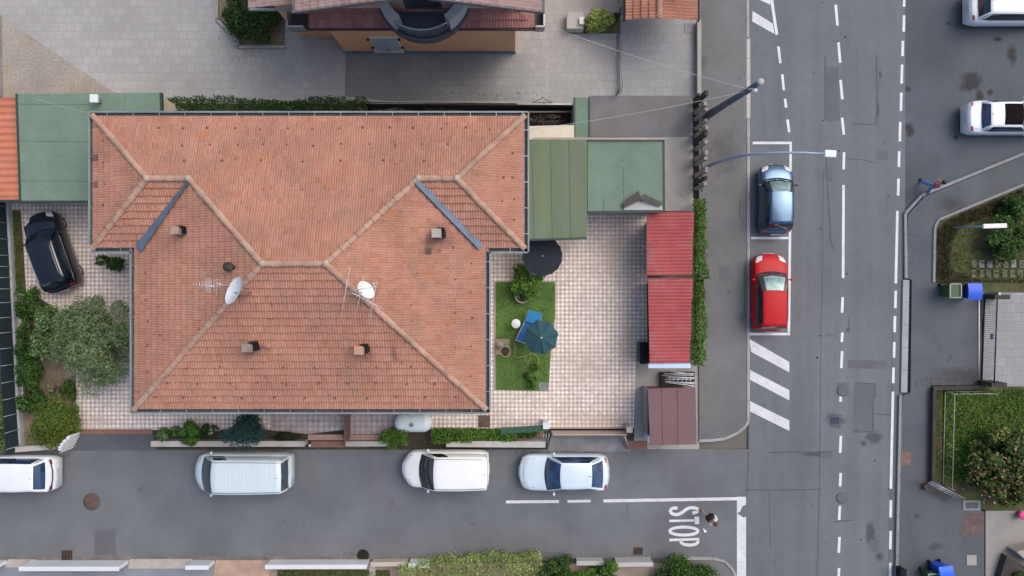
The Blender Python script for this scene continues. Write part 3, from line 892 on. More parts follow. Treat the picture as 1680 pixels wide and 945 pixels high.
slopes = [  # polygon in plan, origin on the eave, eave direction, uphill direction, pitch
    ([(xW, yN), (xE, yN), (vE, wR), (xRr, yR), (xL, yR), (vW, wR)], (wW, yN), (1, 0), (0, -1), pN),
    ([(wW, yN), (xW, yN), (vW, wR), (aW, wR)], (wW, yN), (1, 0), (0, -1), pN),
    ([(xE, yN), (wE, yN), (aE, wR), (vE, wR)], (wW, yN), (1, 0), (0, -1), pN),
    ([(xW, yS), (xL, yR), (xRr, yR), (xE, yS)], (xW, yS), (1, 0), (0, 1), pS),
    ([(xW, yS), (xL, yR), (vW, wR), (xW, wS)], (xW, yS), (0, 1), (1, 0), pW),
    ([(xE, yS), (xRr, yR), (vE, wR), (xE, wS)], (xE, yS), (0, 1), (-1, 0), pE),
    ([(wW, yN), (aW, wR), (wW, wS)], (wW, wS), (0, 1), (1, 0), pN),
    ([(wE, yN), (aE, wR), (wE, wS)], (wE, wS), (0, 1), (-1, 0), pN),
    ([(wW, wS), (aW, wR), (vW, wR), (xW, wS)], (wW, wS), (1, 0), (0, 1), pN),
    ([(wE, wS), (aE, wR), (vE, wR), (xE, wS)], (xE, wS), (1, 0), (0, 1), pN)]


def tile_mesh(name, slopes, ze, m, parent, cw=.215, ch=.325, lift=.066, arch=.024, prof=((0, 0), (.1, .0), (.22, .9), (.36, .9), (.47, .05), (.56, .05), (.68, 1), (.84, .9), (1, 0))):
    """rows of interlocking clay tiles as real geometry, clipped to each slope"""
    out = bmesh.new(); uvl = out.loops.layers.uv.new('UVMap')
    for si, (poly, org, ud, vd, p) in enumerate(slopes):
        cp = ch * math.cos(math.atan(p))
        us = [(x - org[0]) * ud[0] + (y - org[1]) * ud[1] for x, y in poly]; vs = [(x - org[0]) * vd[0] + (y - org[1]) * vd[1] for x, y in poly]
        i0, i1 = int(min(us) / cw) - 1, int(max(us) / cw) + 2
        j1 = int(max(vs) / cp) + 2
        bm = bmesh.new(); ul = bm.loops.layers.uv.new('UVMap')
        for j in range(-1, j1):
            wob = random.uniform(-.008, .008)
            for i in range(i0, i1):
                tz = random.uniform(-.006, .006); tu = random.uniform(-.006, .006); tv = random.uniform(-.012, .012) + wob
                rows = []
                for v, dz in ((j * cp + tv, -.03), (j * cp + tv, lift), (j * cp + tv, lift), ((j + 1) * cp + .02, .0)):
                    rw = []
                    for fu, fz in prof:
                        u = (i + fu) * cw + tu
                        z = ze + p * v + dz + (fz * arch if dz > -.01 else 0) + tz
                        rw.append(bm.verts.new((org[0] + ud[0] * u + vd[0] * v, org[1] + ud[1] * u + vd[1] * v, z)))
                    rows.append(rw)
                for r in (0, 2):
                    for q in range(len(prof) - 1):
                        f = bm.faces.new((rows[r][q], rows[r][q + 1], rows[r + 1][q + 1], rows[r + 1][q]))
                        f.smooth = (r == 2)
                        for lp in f.loops: lp[ul].uv = (i + .5 + si * 131, j + .5 + si * 57)
        # clip to the outline (convex)
        n = len(poly); A = sum(poly[a][0] * poly[(a + 1) % n][1] - poly[(a + 1) % n][0] * poly[a][1] for a in range(n))
        for a in range(n):
            x0, y0 = poly[a]; x1, y1 = poly[(a + 1) % n]
            nx, ny = (y1 - y0), -(x1 - x0)
            if A < 0: nx, ny = -nx, -ny
            bmesh.ops.bisect_plane(bm, geom=bm.verts[:] + bm.edges[:] + bm.faces[:], plane_co=(x0, y0, 0), plane_no=(nx, ny, 0), clear_outer=True)
        mp = {}
        bm.normal_update()
        for f in bm.faces:
            vv = []
            for lp in f.loops:
                key = lp.vert.index if False else id(lp.vert)
                if lp.vert not in mp: mp[lp.vert] = out.verts.new(lp.vert.co)
                vv.append(mp[lp.vert])
            try: nf = out.faces.new(vv)
            except ValueError: continue
            if (f.normal.z < -.01) if f.smooth else (f.normal.x * vd[0] + f.normal.y * vd[1] > 0): nf.normal_flip()
            nf.smooth = f.smooth
            q = f.loops[0][ul].uv
            for lp in nf.loops: lp[uvl].uv = q
        bm.free()
    me = bpy.data.meshes.new(name)
    off = root_offset(parent)
    bmesh.ops.translate(out, verts=out.verts, vec=-off)
    out.to_mesh(me); out.free(); me.materials.append(m)
    o = bpy.data.objects.new(name, me); col.objects.link(o); o.parent = parent
    return o


roof = tile_mesh('roof', slopes, ZE, M['roof'], house)


def hz(x, y): # roof plane height
    z = [ZE + pN * (yN - y), ZE + pS * (y - yS), ZE + pW * (x - xW), ZE + pE * (xE - x)]
    return min(z)


dk = MB()
for poly, org, ud, vd, p in slopes:
    dk.sheet([(x, y, ZE + p * ((x - org[0]) * vd[0] + (y - org[1]) * vd[1]) - .04) for x, y in poly])
ol = [(wW, yN), (wE, yN), (wE, wS), (xE, wS), (xE, yS), (xW, yS), (xW, wS), (wW, wS)]
dk.sheet([(x, y, ZE - .14) for x, y in ol][::-1])
dk.build('roof_deck', M['wood'], house)


def half_tiles(mb, a, b, w=.125, L=.4, lift=.03, h=.09):
    a = Vector(a); b = Vector(b); d = b - a; n = max(1, int(d.length / L)); d.normalize()
    sd = Vector((-d.y, d.x, 0)).normalized(); up = d.cross(sd)
    if up.z < 0: up = -up
    L = (b - a).length / n
    for i in range(n):
        p0 = a + d * (L * i - .03); p1 = a + d * (L * (i + 1) + .02)
        jw = random.uniform(.92, 1.08)
        v = []
        for p, ww, dz in ((p0, w * 1.08 * jw, .035), (p1, w * .9 * jw, .0)):
            for q in range(7):
                t = math.pi * q / 6
                v.append(p + sd * ww * math.cos(t) + up * (h * math.sin(t) + dz + lift))
        mb.add(v, [(q, q + 1, q + 8, q + 7) for q in range(6)] + [tuple(range(7)), tuple(range(13, 6, -1))], 0, False)
    return mb


rt = MB()
zR = ZE + RISE; zv = ZE + zw
for a, b in [((wW, yN, ZE), (aW, wR, zv)), ((aW, wR, zv), (vW, wR, zv)), ((vW, wR, zv), (xL, yR, zR)), ((xL, yR, zR), (xRr, yR, zR)), ((xRr, yR, zR), (vE, wR, zv)), ((vE, wR, zv), (aE, wR, zv)), ((wE, yN, ZE), (aE, wR, zv)),
             ((wW, wS, ZE), (aW, wR, zv)), ((wE, wS, ZE), (aE, wR, zv)), ((xW, yS, ZE), (xL, yR, zR)), ((xE, yS, ZE), (xRr, yR, zR))]:
    half_tiles(rt, a, b)
rt.build('ridge_tiles', M['ridge'], roof)
for x, y, z in [(aW, wR, zv), (vW, wR, zv), (xL, yR, zR), (xRr, yR, zR), (vE, wR, zv), (aE, wR, zv)]:
    MB().lathe((x, y, z + .02), [(.17, 0), (.15, .1), (.09, .15), (.04, .17)], 7).build('mortar_cap', M['mortar'], roof)
# blue valley metal, lying a hand above the tiles' troughs, with a ragged tile edge
for x0, x1 in ((xW, vW), (xE, vE)):
    vf = MB()
    a = Vector((x0 + (.10 if x0 < -10 else -.10), wS + .08, ZE + .10)); b = Vector((x1, wR - .08, zv + .05)); d = (b - a); n = 22
    sd = Vector((-d.y, d.x, 0)).normalized()
    out = sd if (sd.x < 0) == (x0 < -10) else -sd       # towards the small wing slope
    L = []; Rr = []
    for i in range(n + 1):
        p = a + d * i / n; t = i / n
        w_ = (.42 - .26 * t) if x0 < -10 else (.24 - .06 * t)
        L.append(p + out * (.03 + random.uniform(-.03, .03)) + Vector((0, 0, .035))); Rr.append(p - out * w_ + Vector((0, 0, .20)))
    vf.add(L + Rr, [(i, i + 1, n + 2 + i, n + 1 + i) if x0 > -10 else (i, n + 1 + i, n + 2 + i, i + 1) for i in range(n)])
    vf.build('valley_flashing', M['flash'], roof)
# eaves gutter: trough, rim and stays
gi = MB(); gr = MB()
n = len(ol)
for i in range(n):
    a = Vector((*ol[i], 0)); b = Vector((*ol[(i + 1) % n], 0)); d = (b - a); L = d.length; d.normalize()
    o_ = Vector((d.y, -d.x, 0)) * -1
    c0 = (a + b) / 2
    inside = Vector(((xW + xE) / 2, 2, 0)) - c0
    o_ = Vector((-d.y, d.x, 0))
    if i in (2, 6): o_ = Vector((0, -1, 0))
    else:
        if o_.dot(inside) > 0: o_ = -o_
    ex = .15
    p0 = a - d * (ex if i not in (3, 7) else -.16); p1 = b + d * (ex if i not in (2, 6) else .0)
    if i == 2: p0 = a - d * -0.0 - d * .0; p0 = a + Vector((.15, 0, 0)); p1 = b + Vector((.15, 0, 0))
    if i == 6: p0 = a - Vector((.15, 0, 0)); p1 = b - Vector((.15, 0, 0))
    ang = math.atan2(d.y, d.x)
    for off, z0, z1, w, tgt in ((.085, ZE - .16, ZE - .12, .17, gi), (.19, ZE - .16, ZE + .015, .07, gr), (.0, ZE - .17, ZE - .02, .03, gr)):
        c = (p0 + p1) / 2 + o_ * off
        tgt.box(c.x, c.y, z0, z1, (p1 - p0).length - (.0 if off < .17 else -.03), w, ang)
    q = .6
    while q < L:
        c = a + d * q + o_ * .09
        gr.box(c.x, c.y, ZE + .012, ZE + .025, .03, .2, ang, 1); q += 1.12
gt = gr.build('gutter', [M['gutter'], M['steel']], roof)
gi.build('gutter_trough', M['gutter_in'], house)
wl = MB()
wi = [(wW + .75, yN - .75), (wE - .75, yN - .75), (wE - .75, wS + .7), (xE - .7, wS + .7), (xE - .7, yS + .75), (xW + .7, yS + .75), (xW + .7, wS + .7), (wW + .75, wS + .7)]
wl.prism(wi, 0, ZE - .15)
wl.build('wall', M['wall_cream'], house)


def wall_window(parent, x, y, z0, z1, w, ang, m=None, name='window', shut=True):
    c, s = math.cos(ang), math.sin(ang)
    f = MB(); f.box(x, y, z0 - .06, z1 + .06, w + .16, .10, ang)
    o = f.build(name, M['white'], parent)
    g = MB(); g.box(x - s * -.03 * -1, y + c * .03 * -1, z0, z1, w, .10, ang)
    g.build('pane', m or M['window'], o)
    return o


for x in (-14.6, -12.2, -5.6, -3.2): wall_window(house, x, yS + .75 - .02, 1.0, 2.3, 1.1, 0); wall_window(house, x, yS + .75 - .02, 3.6, 4.8, 1.1, 0)
for y in (-3.0, .2): wall_window(house, xE - .7 + .02, y, 1.0, 2.3, 1.1, R(90)); wall_window(house, xW + .7 - .02, y, 1.0, 2.3, 1.1, R(-90))
d = MB(); d.box(-8.9, yS + .73, .1, 2.3, 1.1, .1); d.build('door', M['wood'], house)

# chimneys on the roof
def chimney(px, py, w, h, m, capm, z, pots=0, soot=True):
    c = P(px, py, z); b = hz(c.x, c.y)
    a = MB(); a.box(c.x, c.y, b - .2, b + h, w, w * .95)
    a.box(c.x, c.y, b + h, b + h + .06, w * 1.25, w * 1.2, mi=1)
    for sx in (-1, 1):
        for sy in (-1, 1): a.box(c.x + sx * w * .42, c.y + sy * w * .42, b + h + .06, b + h + .2, .06, .06, mi=1)
    a.box(c.x, c.y, b + h + .2, b + h + .26, w * 1.2, w * 1.15, mi=2)
    a.box(c.x, c.y, b + h + .061, b + h + .068, w * .7, w * .7, mi=3)
    a.box(c.x + w * .5, c.y + w * .62, b - .1, b + h + .12, w * .8, w * .3, mi=3)  # black boxes added for the stack's shadow side and flue opening
    a.box(c.x + w * .86, c.y, b - .1, b + h + .05, w * .3, w * .9, mi=3)
    a.build('chimney', [m, m, capm, M['black']], roof, bevel=.012)


CH = mat('sooty_render', (.27, .235, .20), .9, var=.35, scale=3, fine=.2)
chimney(281, 377, .27, .35, CH, mat('beige_cap', (.36, .27, .20), .9, var=.3), 7.2)
chimney(714, 381, .32, .5, CH, mat('pale_cap', (.40, .36, .32), .9, var=.15), 7.3)
chimney(404, 571, .30, .5, CH, mat('grey_stone_cap', (.24, .205, .165), .9, var=.4), 7.2)
chimney(588, 575, .30, .5, mat('orange_render', (.47, .27, .20), .9, var=.15), mat('orange_cap', (.50, .29, .205), .9, var=.2), 7.2)
# smoke stains round each chimney, and dark smudges on the tiles by the dishes
c = P(378, 438, 7.5); b = hz(c.x, c.y)
a = MB(); a.lathe((c.x, c.y, b - .05), [(.11, 0), (.11, .5), (.2, .52), (.2, .6), (.05, .68)], 12); a.build('chimney', M['wood_d'], roof)
c = P(697, 410, 7.2); b = hz(c.x, c.y)
a = MB(); a.box(c.x, c.y, b, b + .1, .34, .24); a.build('roof_vent', M['rust'], roof)
for px, py in ((157, 258), (159, 302)):
    c = P(px, py, 5.6); a = MB(); a.box(c.x, c.y, 5.5, 5.66, .2, .24); a.build('roof_vent', mat('dark_clay_vent', (.17, .09, .075), .9), roof)
spots(roof, M['roof'], [(420, 575, 13, 10, 7.2), (398, 577, 11, 11, 7.2), (376, 437, 16, 10, 7.3), (601, 583, 9, 14, 7.2), (641, 585, 5, 18, 7.1), (594, 590, 12, 10, 7.2), (286, 383, 9, 9, 7.0), (716, 372, 20, 15, 7.2), (722, 392, 26, 16, 7.1), (700, 398, 12, 12, 7.1), (600, 478, 14, 22, 8.0), (384, 487, 14, 12, 8.0)], (.10, .075, .062), .6, .1)
spots(roof, M['roof'], [(328, 220, 10, 9, 6), (432, 255, 9, 9, 6), (345, 308, 10, 8, 6.6), (420, 310, 8, 9, 6.6), (545, 300, 12, 8, 6.6), (270, 315, 16, 6, 6.4), (601, 640, 10, 9, 5.9), (700, 590, 9, 10, 6.3), (480, 535, 12, 8, 7), (700, 450, 20, 10, 6.8), (640, 350, 14, 12, 7)], (.47, .20, .09), .5, .3)
# snow hooks in the tiles: one mesh, copied
hk = None
spots = []
for y0, xs in ((211, range(218, 850, 42)), (238, range(260, 830, 43)), (263, range(300, 720, 66))):
    for x in xs: spots.append((x + random.uniform(-4, 4), y0 + random.uniform(-2, 2)))
for y0, xs in ((603, range(310, 720, 52)), (628, range(280, 740, 48)), (652, range(255, 770, 49))):
    for x in xs: spots.append((x + random.uniform(-5, 5), y0 + random.uniform(-2, 2)))
for x0, ys in ((774, range(432, 640, 46)), (746, range(405, 600, 55)), (242, range(450, 640, 40)), (263, range(500, 600, 50)), (842, range(250, 400, 38)), (172, range(232, 390, 36)), (825, range(290, 360, 40))):
    for y in ys: spots.append((x0 + random.uniform(-2, 2), y + random.uniform(-4, 4)))
for px, py in spots[:98]:
    c = P(px, py, 6.0)
    for _ in range(3):
        if wW < c.x < xW or xE < c.x < wE: z = ZE + pN * min(c.x - wW if c.x < -9 else wE - c.x, yN - c.y, c.y - wS)
        else: z = hz(c.x, c.y) if c.y < wS or (xW < c.x < xE) else ZE
        c = P(px, py, z)
    if hk is None:
        a = MB(); a.box(0, 0, .02, .08, .075, .07); a.box(0, -.015, .08, .10, .045, .045)
        hk = a.build('snow_hook', M['hook'], roof, local=True); hk.location = Vector((c.x, c.y, z)) - house.location
    else:
        h2 = hk.copy(); col.objects.link(h2); h2.parent = roof; h2.location = Vector((c.x, c.y, z)) - house.location


def dish(px, py, z, r, az, el, label, m, squash=1.0):
    """satellite dish on a mast; az: the way it faces in plan, el: how far it looks up"""
    c = P(px, py, z); b = hz(c.x, c.y)
    root = empty('satellite_dish', (c.x, c.y, b), label, 'satellite dish')
    nrm = Vector((math.cos(az) * math.cos(el), math.sin(az) * math.cos(el), math.sin(el)))
    sd = Vector((-math.sin(az), math.cos(az), 0)); up = nrm.cross(sd)
    d = MB()
    nr, ns = 6, 24
    for back in (0, 1):
        v = [c + nrm * (-.12 - .012 * back)]
        for i in range(1, nr + 1):
            q = i / nr
            for j in range(ns):
                t = 2 * math.pi * j / ns
                v.append(c + (sd * math.cos(t) * squash + up * math.sin(t)) * r * q + nrm * (-.12 + .14 * q * q - .012 * back))
        f = [(0, 1 + j, 1 + (j + 1) % ns) for j in range(ns)]
        for i in range(nr - 1):
            f += [(1 + i * ns + j, 1 + (i + 1) * ns + j, 1 + (i + 1) * ns + (j + 1) % ns, 1 + i * ns + (j + 1) % ns) for j in range(ns)]
        if back: f = [x[::-1] for x in f]
        d.add(v, f, 0, True)
    d.build('reflector', m, root)
    a = MB()
    mast = c - nrm * .2
    a.tube([(mast.x, mast.y, b - .1), (mast.x, mast.y, c.z + .3)], .03, 8)
    a.tube([mast, c - nrm * .12], .03, 6)
    a.build('mast', M['steel'], root)
    e = MB(); tip = c + nrm * (r * .85) + up * (-r * .15 if up.z > 0 else r * .15)
    s0 = c - up * r * .95 if up.z > 0 else c + up * r * .95
    e.tube([s0, tip], .015, 6); e.tube([tip, tip + nrm * .12], .055, 10)
    e.build('receiver_arm', mat('beige_plastic', (.50, .42, .35), .6), root)
    return c


dish(384, 477, 8.7, .60, R(150), R(42), 'larger pale blue satellite dish beside the spiky aerial on the left roof slope', mat('pale_blue_enamel', (.78, .84, .87), .45, coat=.3), .95)
dish(600, 476, 8.6, .41, R(34), R(30), 'smaller white satellite dish by the tall aerials near the roof ridge', M['white'], .95)


def yagi(name, label, a, b, rods, L, mast, m):
    a = Vector(a); b = Vector(b)
    root = empty(name, mast, label, 'aerial')
    t = MB(); t.tube([mast, (mast[0], mast[1], max(a.z, b.z) + .15)], .025, 8); t.build('mast', M['steel'], root)
    t = MB(); t.tube([a, b], .018, 6)
    d = (b - a).normalized(); s = Vector((-d.y, d.x, 0))
    for i in range(rods):
        p = a + (b - a) * (i / (rods - 1))
        ll = L[0] + (L[1] - L[0]) * i / (rods - 1)
        t.tube([p - s * ll / 2 + Vector((0, 0, .02)), p + s * ll / 2 + Vector((0, 0, .02))], .010, 5)
    t.build('boom', m, root)
    return root


WA = mat('pale_aluminium', (.62, .62, .62), .4, metal=.3)
a = P(318, 467, 8.6); b = P(356, 470, 8.6); mz = P(360, 474, 8.3); mb_ = (b.x, b.y, hz(b.x, b.y))
y1 = yagi('tv_aerial', 'short spiky television aerial on the left roof slope next to the pale blue dish', a, b, 9, (.14, .62), mb_, WA)
t = MB()
c = P(343, 468, 8.6)
for i in range(6): t.box(c.x + .02, c.y - .25 + i * .1, 8.55, 8.85, .02, .02)
t.box(c.x + .02, c.y, 8.84, 8.86, .02, .55); t.box(c.x + .02, c.y, 8.56, 8.58, .02, .55)
t.build('reflector_grid', WA, y1)
c = P(589, 486, 9.2); base = (c.x, c.y, hz(c.x, c.y) - .05)
root = empty('tv_aerial', base, 'tall aerial of long thin rods standing on the ridge beside the small white dish', 'aerial')
t = MB(); t.tube([base, (c.x, c.y, 9.6)], .028, 8); t.build('mast', M['steel'], root)
t = MB()
q = [P(572, 478, 9.5), P(617, 470, 9.5)]
t.tube(q, .018, 6)
for f0, a, b in ((.05, (574, 438), (559, 524)), (.5, (597, 450), (582, 526)), (.98, (618, 462), (606, 527))):
    t.tube([P(*a, 9.5), P(*b, 9.5)], .012, 5)
t.tube([P(577, 480, 9.3), P(631, 508, 9.3)], .016, 5)
t.tube([P(574, 480, 9.4), P(590, 486, 9.4)], .02, 5)
t.build('rods', WA, root)
# ================================================================== OUTBUILDINGS
def rect(x0, y0, x1, y1): return [(x0, y0), (x1, y0), (x1, y1), (x0, y1)]


def seam_lines(mb, lines, z, w=.035, h=.02, mi=0):
    for (x0, y0), (x1, y1) in lines:
        a, b = P(x0, y0, z), P(x1, y1, z); d = b - a
        c = (a + b) / 2
        mb.box(c.x, c.y, z - .01, z + h, d.length, w, math.atan2(d.y, d.x), mi)
    return mb


def flat_shed(name, label, cat, px, z, thick, roofm, wallm, inset=.18, seams=(), edge=None, wall=True, closed=True, posts=False):
    """flat roof over walls or posts; px: outline of the roof in the photo"""
    q = [P(x, y, z) for x, y in px]
    c = sum(q, Vector()) / len(q)
    root = empty(name, (c.x, c.y, 0), label, cat)
    a = MB(); a.prism([(v.x, v.y) for v in q], z - thick, z)
    if seams: seam_lines(a, seams, z)
    r = a.build('roof', roofm, root)
    if edge:
        e = MB()
        n = len(q)
        for i in edge[0]:
            v0, v1 = q[i], q[(i + 1) % n]; d = v1 - v0; m = (v0 + v1) / 2
            o = Vector((d.y, -d.x, 0)).normalized()
            if o.dot(m - c) < 0: o = -o
            m = m + o * .05
            e.box(m.x, m.y, z - thick - .04, z + .025, d.length, .09, math.atan2(d.y, d.x))
        e.build('edge_trim', edge[1], r)
    if wall:
        w = MB()
        qi = [v + (c - v).normalized() * inset for v in q]
        w.prism([(v.x, v.y) for v in qi], 0, z - thick)
        w.build('wall', wallm, root)
    if posts:
        for v in q:
            v = v + (c - v).normalized() * .25
            MB().tube([(v.x, v.y, 0), (v.x, v.y, z - thick)], .045, 8).build('post', M['greendark'], root)
    return root


# left side: green flat roof wrapped round the corner of the house, with the orange sheet roof next door
q = [(29, 154), (262, 152), (263, 190), (262, 215), (152, 215), (152, 329), (35, 329)]
flat_shed('lean_to', 'flat green felt roof wrapping the back corner of the house', 'lean-to', q, 2.9, .12, M['greenroof'], M['wall_cream'], .15,
          [((36, 231), (60, 231)), ((60, 231), (152, 232)), ((36, 296), (152, 297)), ((30, 170), (150, 171)), ((150, 154), (151, 215)), ((205, 154), (206, 186))], edge=([5, 6, 1], M['greendark']))
c = P(157, 163, 3.3)
root = empty('roof_vent', (c.x, c.y, 2.9), 'square white vent cowl standing on the green flat roof', 'roof vent')
MB().box(c.x, c.y, 2.9, 3.35, .16, .16).build('duct', M['steel'], root); MB().box(c.x, c.y, 3.35, 3.48, .36, .38).build('cowl', M['white'], root, bevel=.02)


def corrugated(name, px, z0, wave, amp, m, parent):
    """corrugated sheet over the pixel outline (4 corners: nw, ne, se, sw), waves across"""
    q = [P(x, y, z) for (x, y), z in zip(px, z0)]
    L = ((q[0] - q[3]).length + (q[1] - q[2]).length) / 2
    W = ((q[0] - q[1]).length)
    n = int(L / wave) * 6
    mb = MB()
    sheets = max(1, int(L / .95))
    joff = [random.uniform(-.03, .03) for _ in range(sheets + 1)]

    def fn(u, v):
        k_ = int(v * sheets)
        a = q[0].lerp(q[1], u); b = q[3].lerp(q[2], u)
        p = a.lerp(b, v)
        jo = joff[min(k_, sheets)]
        p = p + (q[1] - q[0]).normalized() * jo * (1 if u > .5 else 0)
        return (p.x, p.y, p.z + amp * math.cos(2 * math.pi * v * L / wave) + random.uniform(-.003, .003))
    mb.grid(fn, 4, n, 0, True)
    nv = len(mb.v)
    # underside keeps it a solid sheet
    mb.grid(lambda u, v: tuple(Vector(fn(u, v)) - Vector((0, 0, .03 + amp))), 4, 4, 0, False)
    return mb.build(name, m, parent)


c = P(10, 240, 2.6)
root = empty('neighbour_shed', (c.x, c.y, 0), 'bright orange corrugated roof at the left edge beside the green felt roof', 'shed')
corrugated('roof', [(-160, 162), (27, 160), (34, 327), (-160, 329)], (2.55, 2.6, 2.6, 2.55), .33, .045, M['orange_tile'], root)
a = MB(); v0 = P(-155, 166, 2.4); v1 = P(26, 324, 2.4); a.prism([(v0.x, v0.y), (v1.x, v0.y), (v1.x, v1.y), (v0.x, v1.y)], 0, 2.45); a.build('wall', M['concrete'], root)

# right side: olive carport, green garage, dark flat roof, strip roofs
flat_shed('carport', 'olive green ribbed carport roof along the right side of the house', 'carport', [(862, 229), (963, 229), (963, 389), (866, 392)], 3.0, .07, M['greenroof2'], None, .2,
          [((904, 230), (907, 390)), ((934, 230), (937, 390)), ((873, 230), (877, 391))], edge=([2], M['greendark']), wall=False, posts=True)
flat_shed('garage', 'flat pale green garage roof beside the olive carport with a small gable on it', 'garage', [(964, 230), (1087, 230), (1088, 345), (964, 346)], 2.8, .12, M['greenroof'], M['concrete'], .12,
          [((1023, 275), (1024, 345)), ((991, 325), (991, 345))], edge=([1, 2], M['greendark']))
a = MB(); a.pbox(876, 225.5, 1091, 229, 2.6, 2.97)
tag(a.build('parapet', mat('pink_coping', (.40, .32, .28), .9, var=.15)), 'thin pinkish parapet along the back of the green garage roof', 'parapet')
0 and flat_shed('flat_roofed_store', 'dark grey stained flat roof between driveway and green garage', 'store', [(966, 158), (1136, 158), (1135, 225), (966, 226)], 2.3, .15, M['concrete_d'], M['concrete'], .1, edge=([0], M['concrete']))
0 and flat_shed('flat_roofed_store', 'pale concrete flat roof strip beside the dark post fence', 'store', [(1091, 227), (1134, 226), (1133, 346), (1091, 346)], 2.3, .15, M['concrete'], M['concrete'], .05)
flat_shed('covered_passage', 'narrow green strip roof beside the dark flat roof', 'roof', [(944, 160), (965, 160), (965, 227), (944, 227)], 2.6, .1, M['greenroof'], M['concrete'], .04, edge=([1, 3], M['greendark']))
flat_shed('awning', 'cream awning panel behind the carport by the house corner', 'awning', [(858, 207), (942, 205), (942, 226), (922, 227), (922, 230), (858, 231)], 2.75, .05, mat('cream_panel', (.66, .60, .47), .8, var=.12, scale=2, c2=(.52, .47, .38)), None, wall=False, posts=True)
# pale patch framed by two boards on the garage roof
z0 = 2.8
root = empty('roof_hatch', P(1054, 338, z0), 'pale patch between two dark slanting boards on the green garage roof', 'hatch')
OL = mat('dark_olive_board', (.085, .080, .066), .85, var=.2)
a = MB(); a.prism([P(x, y, z0 + .06).xy for x, y in [(1023, 344.5), (1024, 338), (1046, 326), (1052, 332), (1057, 326), (1086, 338), (1087, 344.5)]], z0, z0 + .06); a.build('patch', M['concrete_l'], root)
for q in ([(1021, 333), (1047, 313), (1053, 327), (1024, 341)], [(1051, 327), (1056, 318), (1087, 333), (1083, 339)]):
    v = [P(x, y, z0 + .12 + .16 * (1 - abs(x - 1052) / 34)) for x, y in q]; n = len(v)
    v = v + [p + Vector((0, 0, .05)) for p in v]
    MB().add(v, [(3, 2, 1, 0), (4, 5, 6, 7), (0, 1, 5, 4), (1, 2, 6, 5), (2, 3, 7, 6), (3, 0, 4, 7)]).build('board', OL, root)

# post fence along the pavement
root = empty('post_fence', P(1140, 240, 0), 'weathered fence of heavy grey posts with dark gaps beside the pavement', 'fence')
b0 = P(1139, 166, 0); b1 = P(1139, 318, 0)
for i in range(12):
    y = b0.y + (b1.y - b0.y) * (i + .5) / 12 + random.uniform(-.10, .10)
    a = MB(); w = random.uniform(.14, .26)
    a.prism([(b0.x - .02, y - w / 2), (b0.x + .14, y - w / 2), (b0.x + .14, y + w / 2), (b0.x - .02, y + w / 2)], 0, 1.95 + random.uniform(-.2, .15))
    a.build('post', M['wood'] if i % 5 else M['wood_d'], root, bevel=.012)
a = MB(); a.box(b0.x + .17, (b0.y + b1.y) / 2, .7, .8, .05, b0.y - b1.y)
a.build('rail', M['wood_d'], root)
struct('dark_strip', MB().psheet([(1137, 160), (1147, 160), (1147, 325), (1137, 325)], .018), M['blackhole'])  # flat black sheet on the ground under the post gaps

# red corrugated sheds
def red_shed(label, px, z):
    cx = sum(p[0] for p in px) / 4; cy = sum(p[1] for p in px) / 4
    root = empty('corrugated_shed', P(cx, cy, 0), label, 'shed')
    r = corrugated('roof', px, z, .165, .026, M['red_sheet'], root)
    q = [P(x, y, zz) for (x, y), zz in zip(px, z)]
    cc = sum(q, Vector()) / 4
    a = MB(); a.prism([((v + (cc - v).normalized() * .8).x, (v + (cc - v).normalized() * .3).y) for v in q], 0, min(z) - .1)
    a.build('wall', M['wood_d'], root)
    return root, r


r1, rr = red_shed('longer red corrugated shed roof with ragged edge next to the green garage', [(1061, 348), (1138, 347), (1136, 451), (1061, 452)], (2.35, 2.25, 2.25, 2.35))
r2, rr2 = red_shed('red corrugated shed roof with a pale blue gutter at its lower end', [(1063, 456), (1136, 456), (1132, 595), (1066, 596)], (2.3, 2.2, 2.2, 2.3))
a = MB(); a.pbox(1064, 596.5, 1133, 604, 2.05, 2.2); a.build('gutter', mat('pale_blue_gutter', (.48, .60, .76), .5, var=.15), r2)
flat_shed('garden_shed', 'mauve brown flat roofed shed at the corner of the yard', 'shed', [(1063, 638), (1141, 636), (1143, 729), (1067, 731)], 2.3, .10, M['mauve'], mat('rusty_red_wall', (.19, .075, .065), .8, var=.2), .28,
          [((1086, 638), (1088, 730)), ((1112, 638), (1113, 730))])
a = MB(); c = P(1066, 716, .8); a.box(c.x, c.y, 0, 1.0, .25, .5); tag(a.build('white_cabinet', M['white']), 'small white cabinet against the mauve shed', 'cabinet')
a = MB()
q0 = P(1068, 640, .8); 
a.box(P(1061, 675, 1).x, P(1061, 675, 1).y, 0, 1.2, .08, 2.3); tag(a.build('panel_fence', M['kerb_dark']), 'narrow grey panel fence on the yard side of the mauve shed', 'fence')
# stack of tubes
root = empty('tube_rack', P(1112, 622, 0), 'untidy stack of steel tubes and a ladder behind the red shed', 'tubes')
MB().box(P(1112, 622, .3).x, P(1112, 622, .3).y, 0, .35, 1.7, .7).build('crate', M['wood_d'], root)
a = MB()
for i in range(9):
    x0, y0 = 1087 + random.uniform(-2, 6), 609 + i * 2.4 + random.uniform(-2, 2); x1, y1 = 1137 + random.uniform(-5, 4), 612 + i * 2.4 + random.uniform(-3, 4)
    a.tube([P(x0, y0, .5 + .03 * i), P(x1, y1, .55 + .02 * i)], .022, 6)
a.build('tube', mat('pale_tube', (.55, .57, .60), .45, metal=.1), root)
a = MB()
for s in (0, 9): a.tube([P(1096, 618 + s, .72), P(1140, 620 + s * .9, .74)], .025, 6)
for i in range(6): a.tube([P(1098 + i * 7, 618, .73), P(1098 + i * 7, 627, .73)], .016, 5)
a.build('ladder', bpy.data.materials['pale_tube'], root)
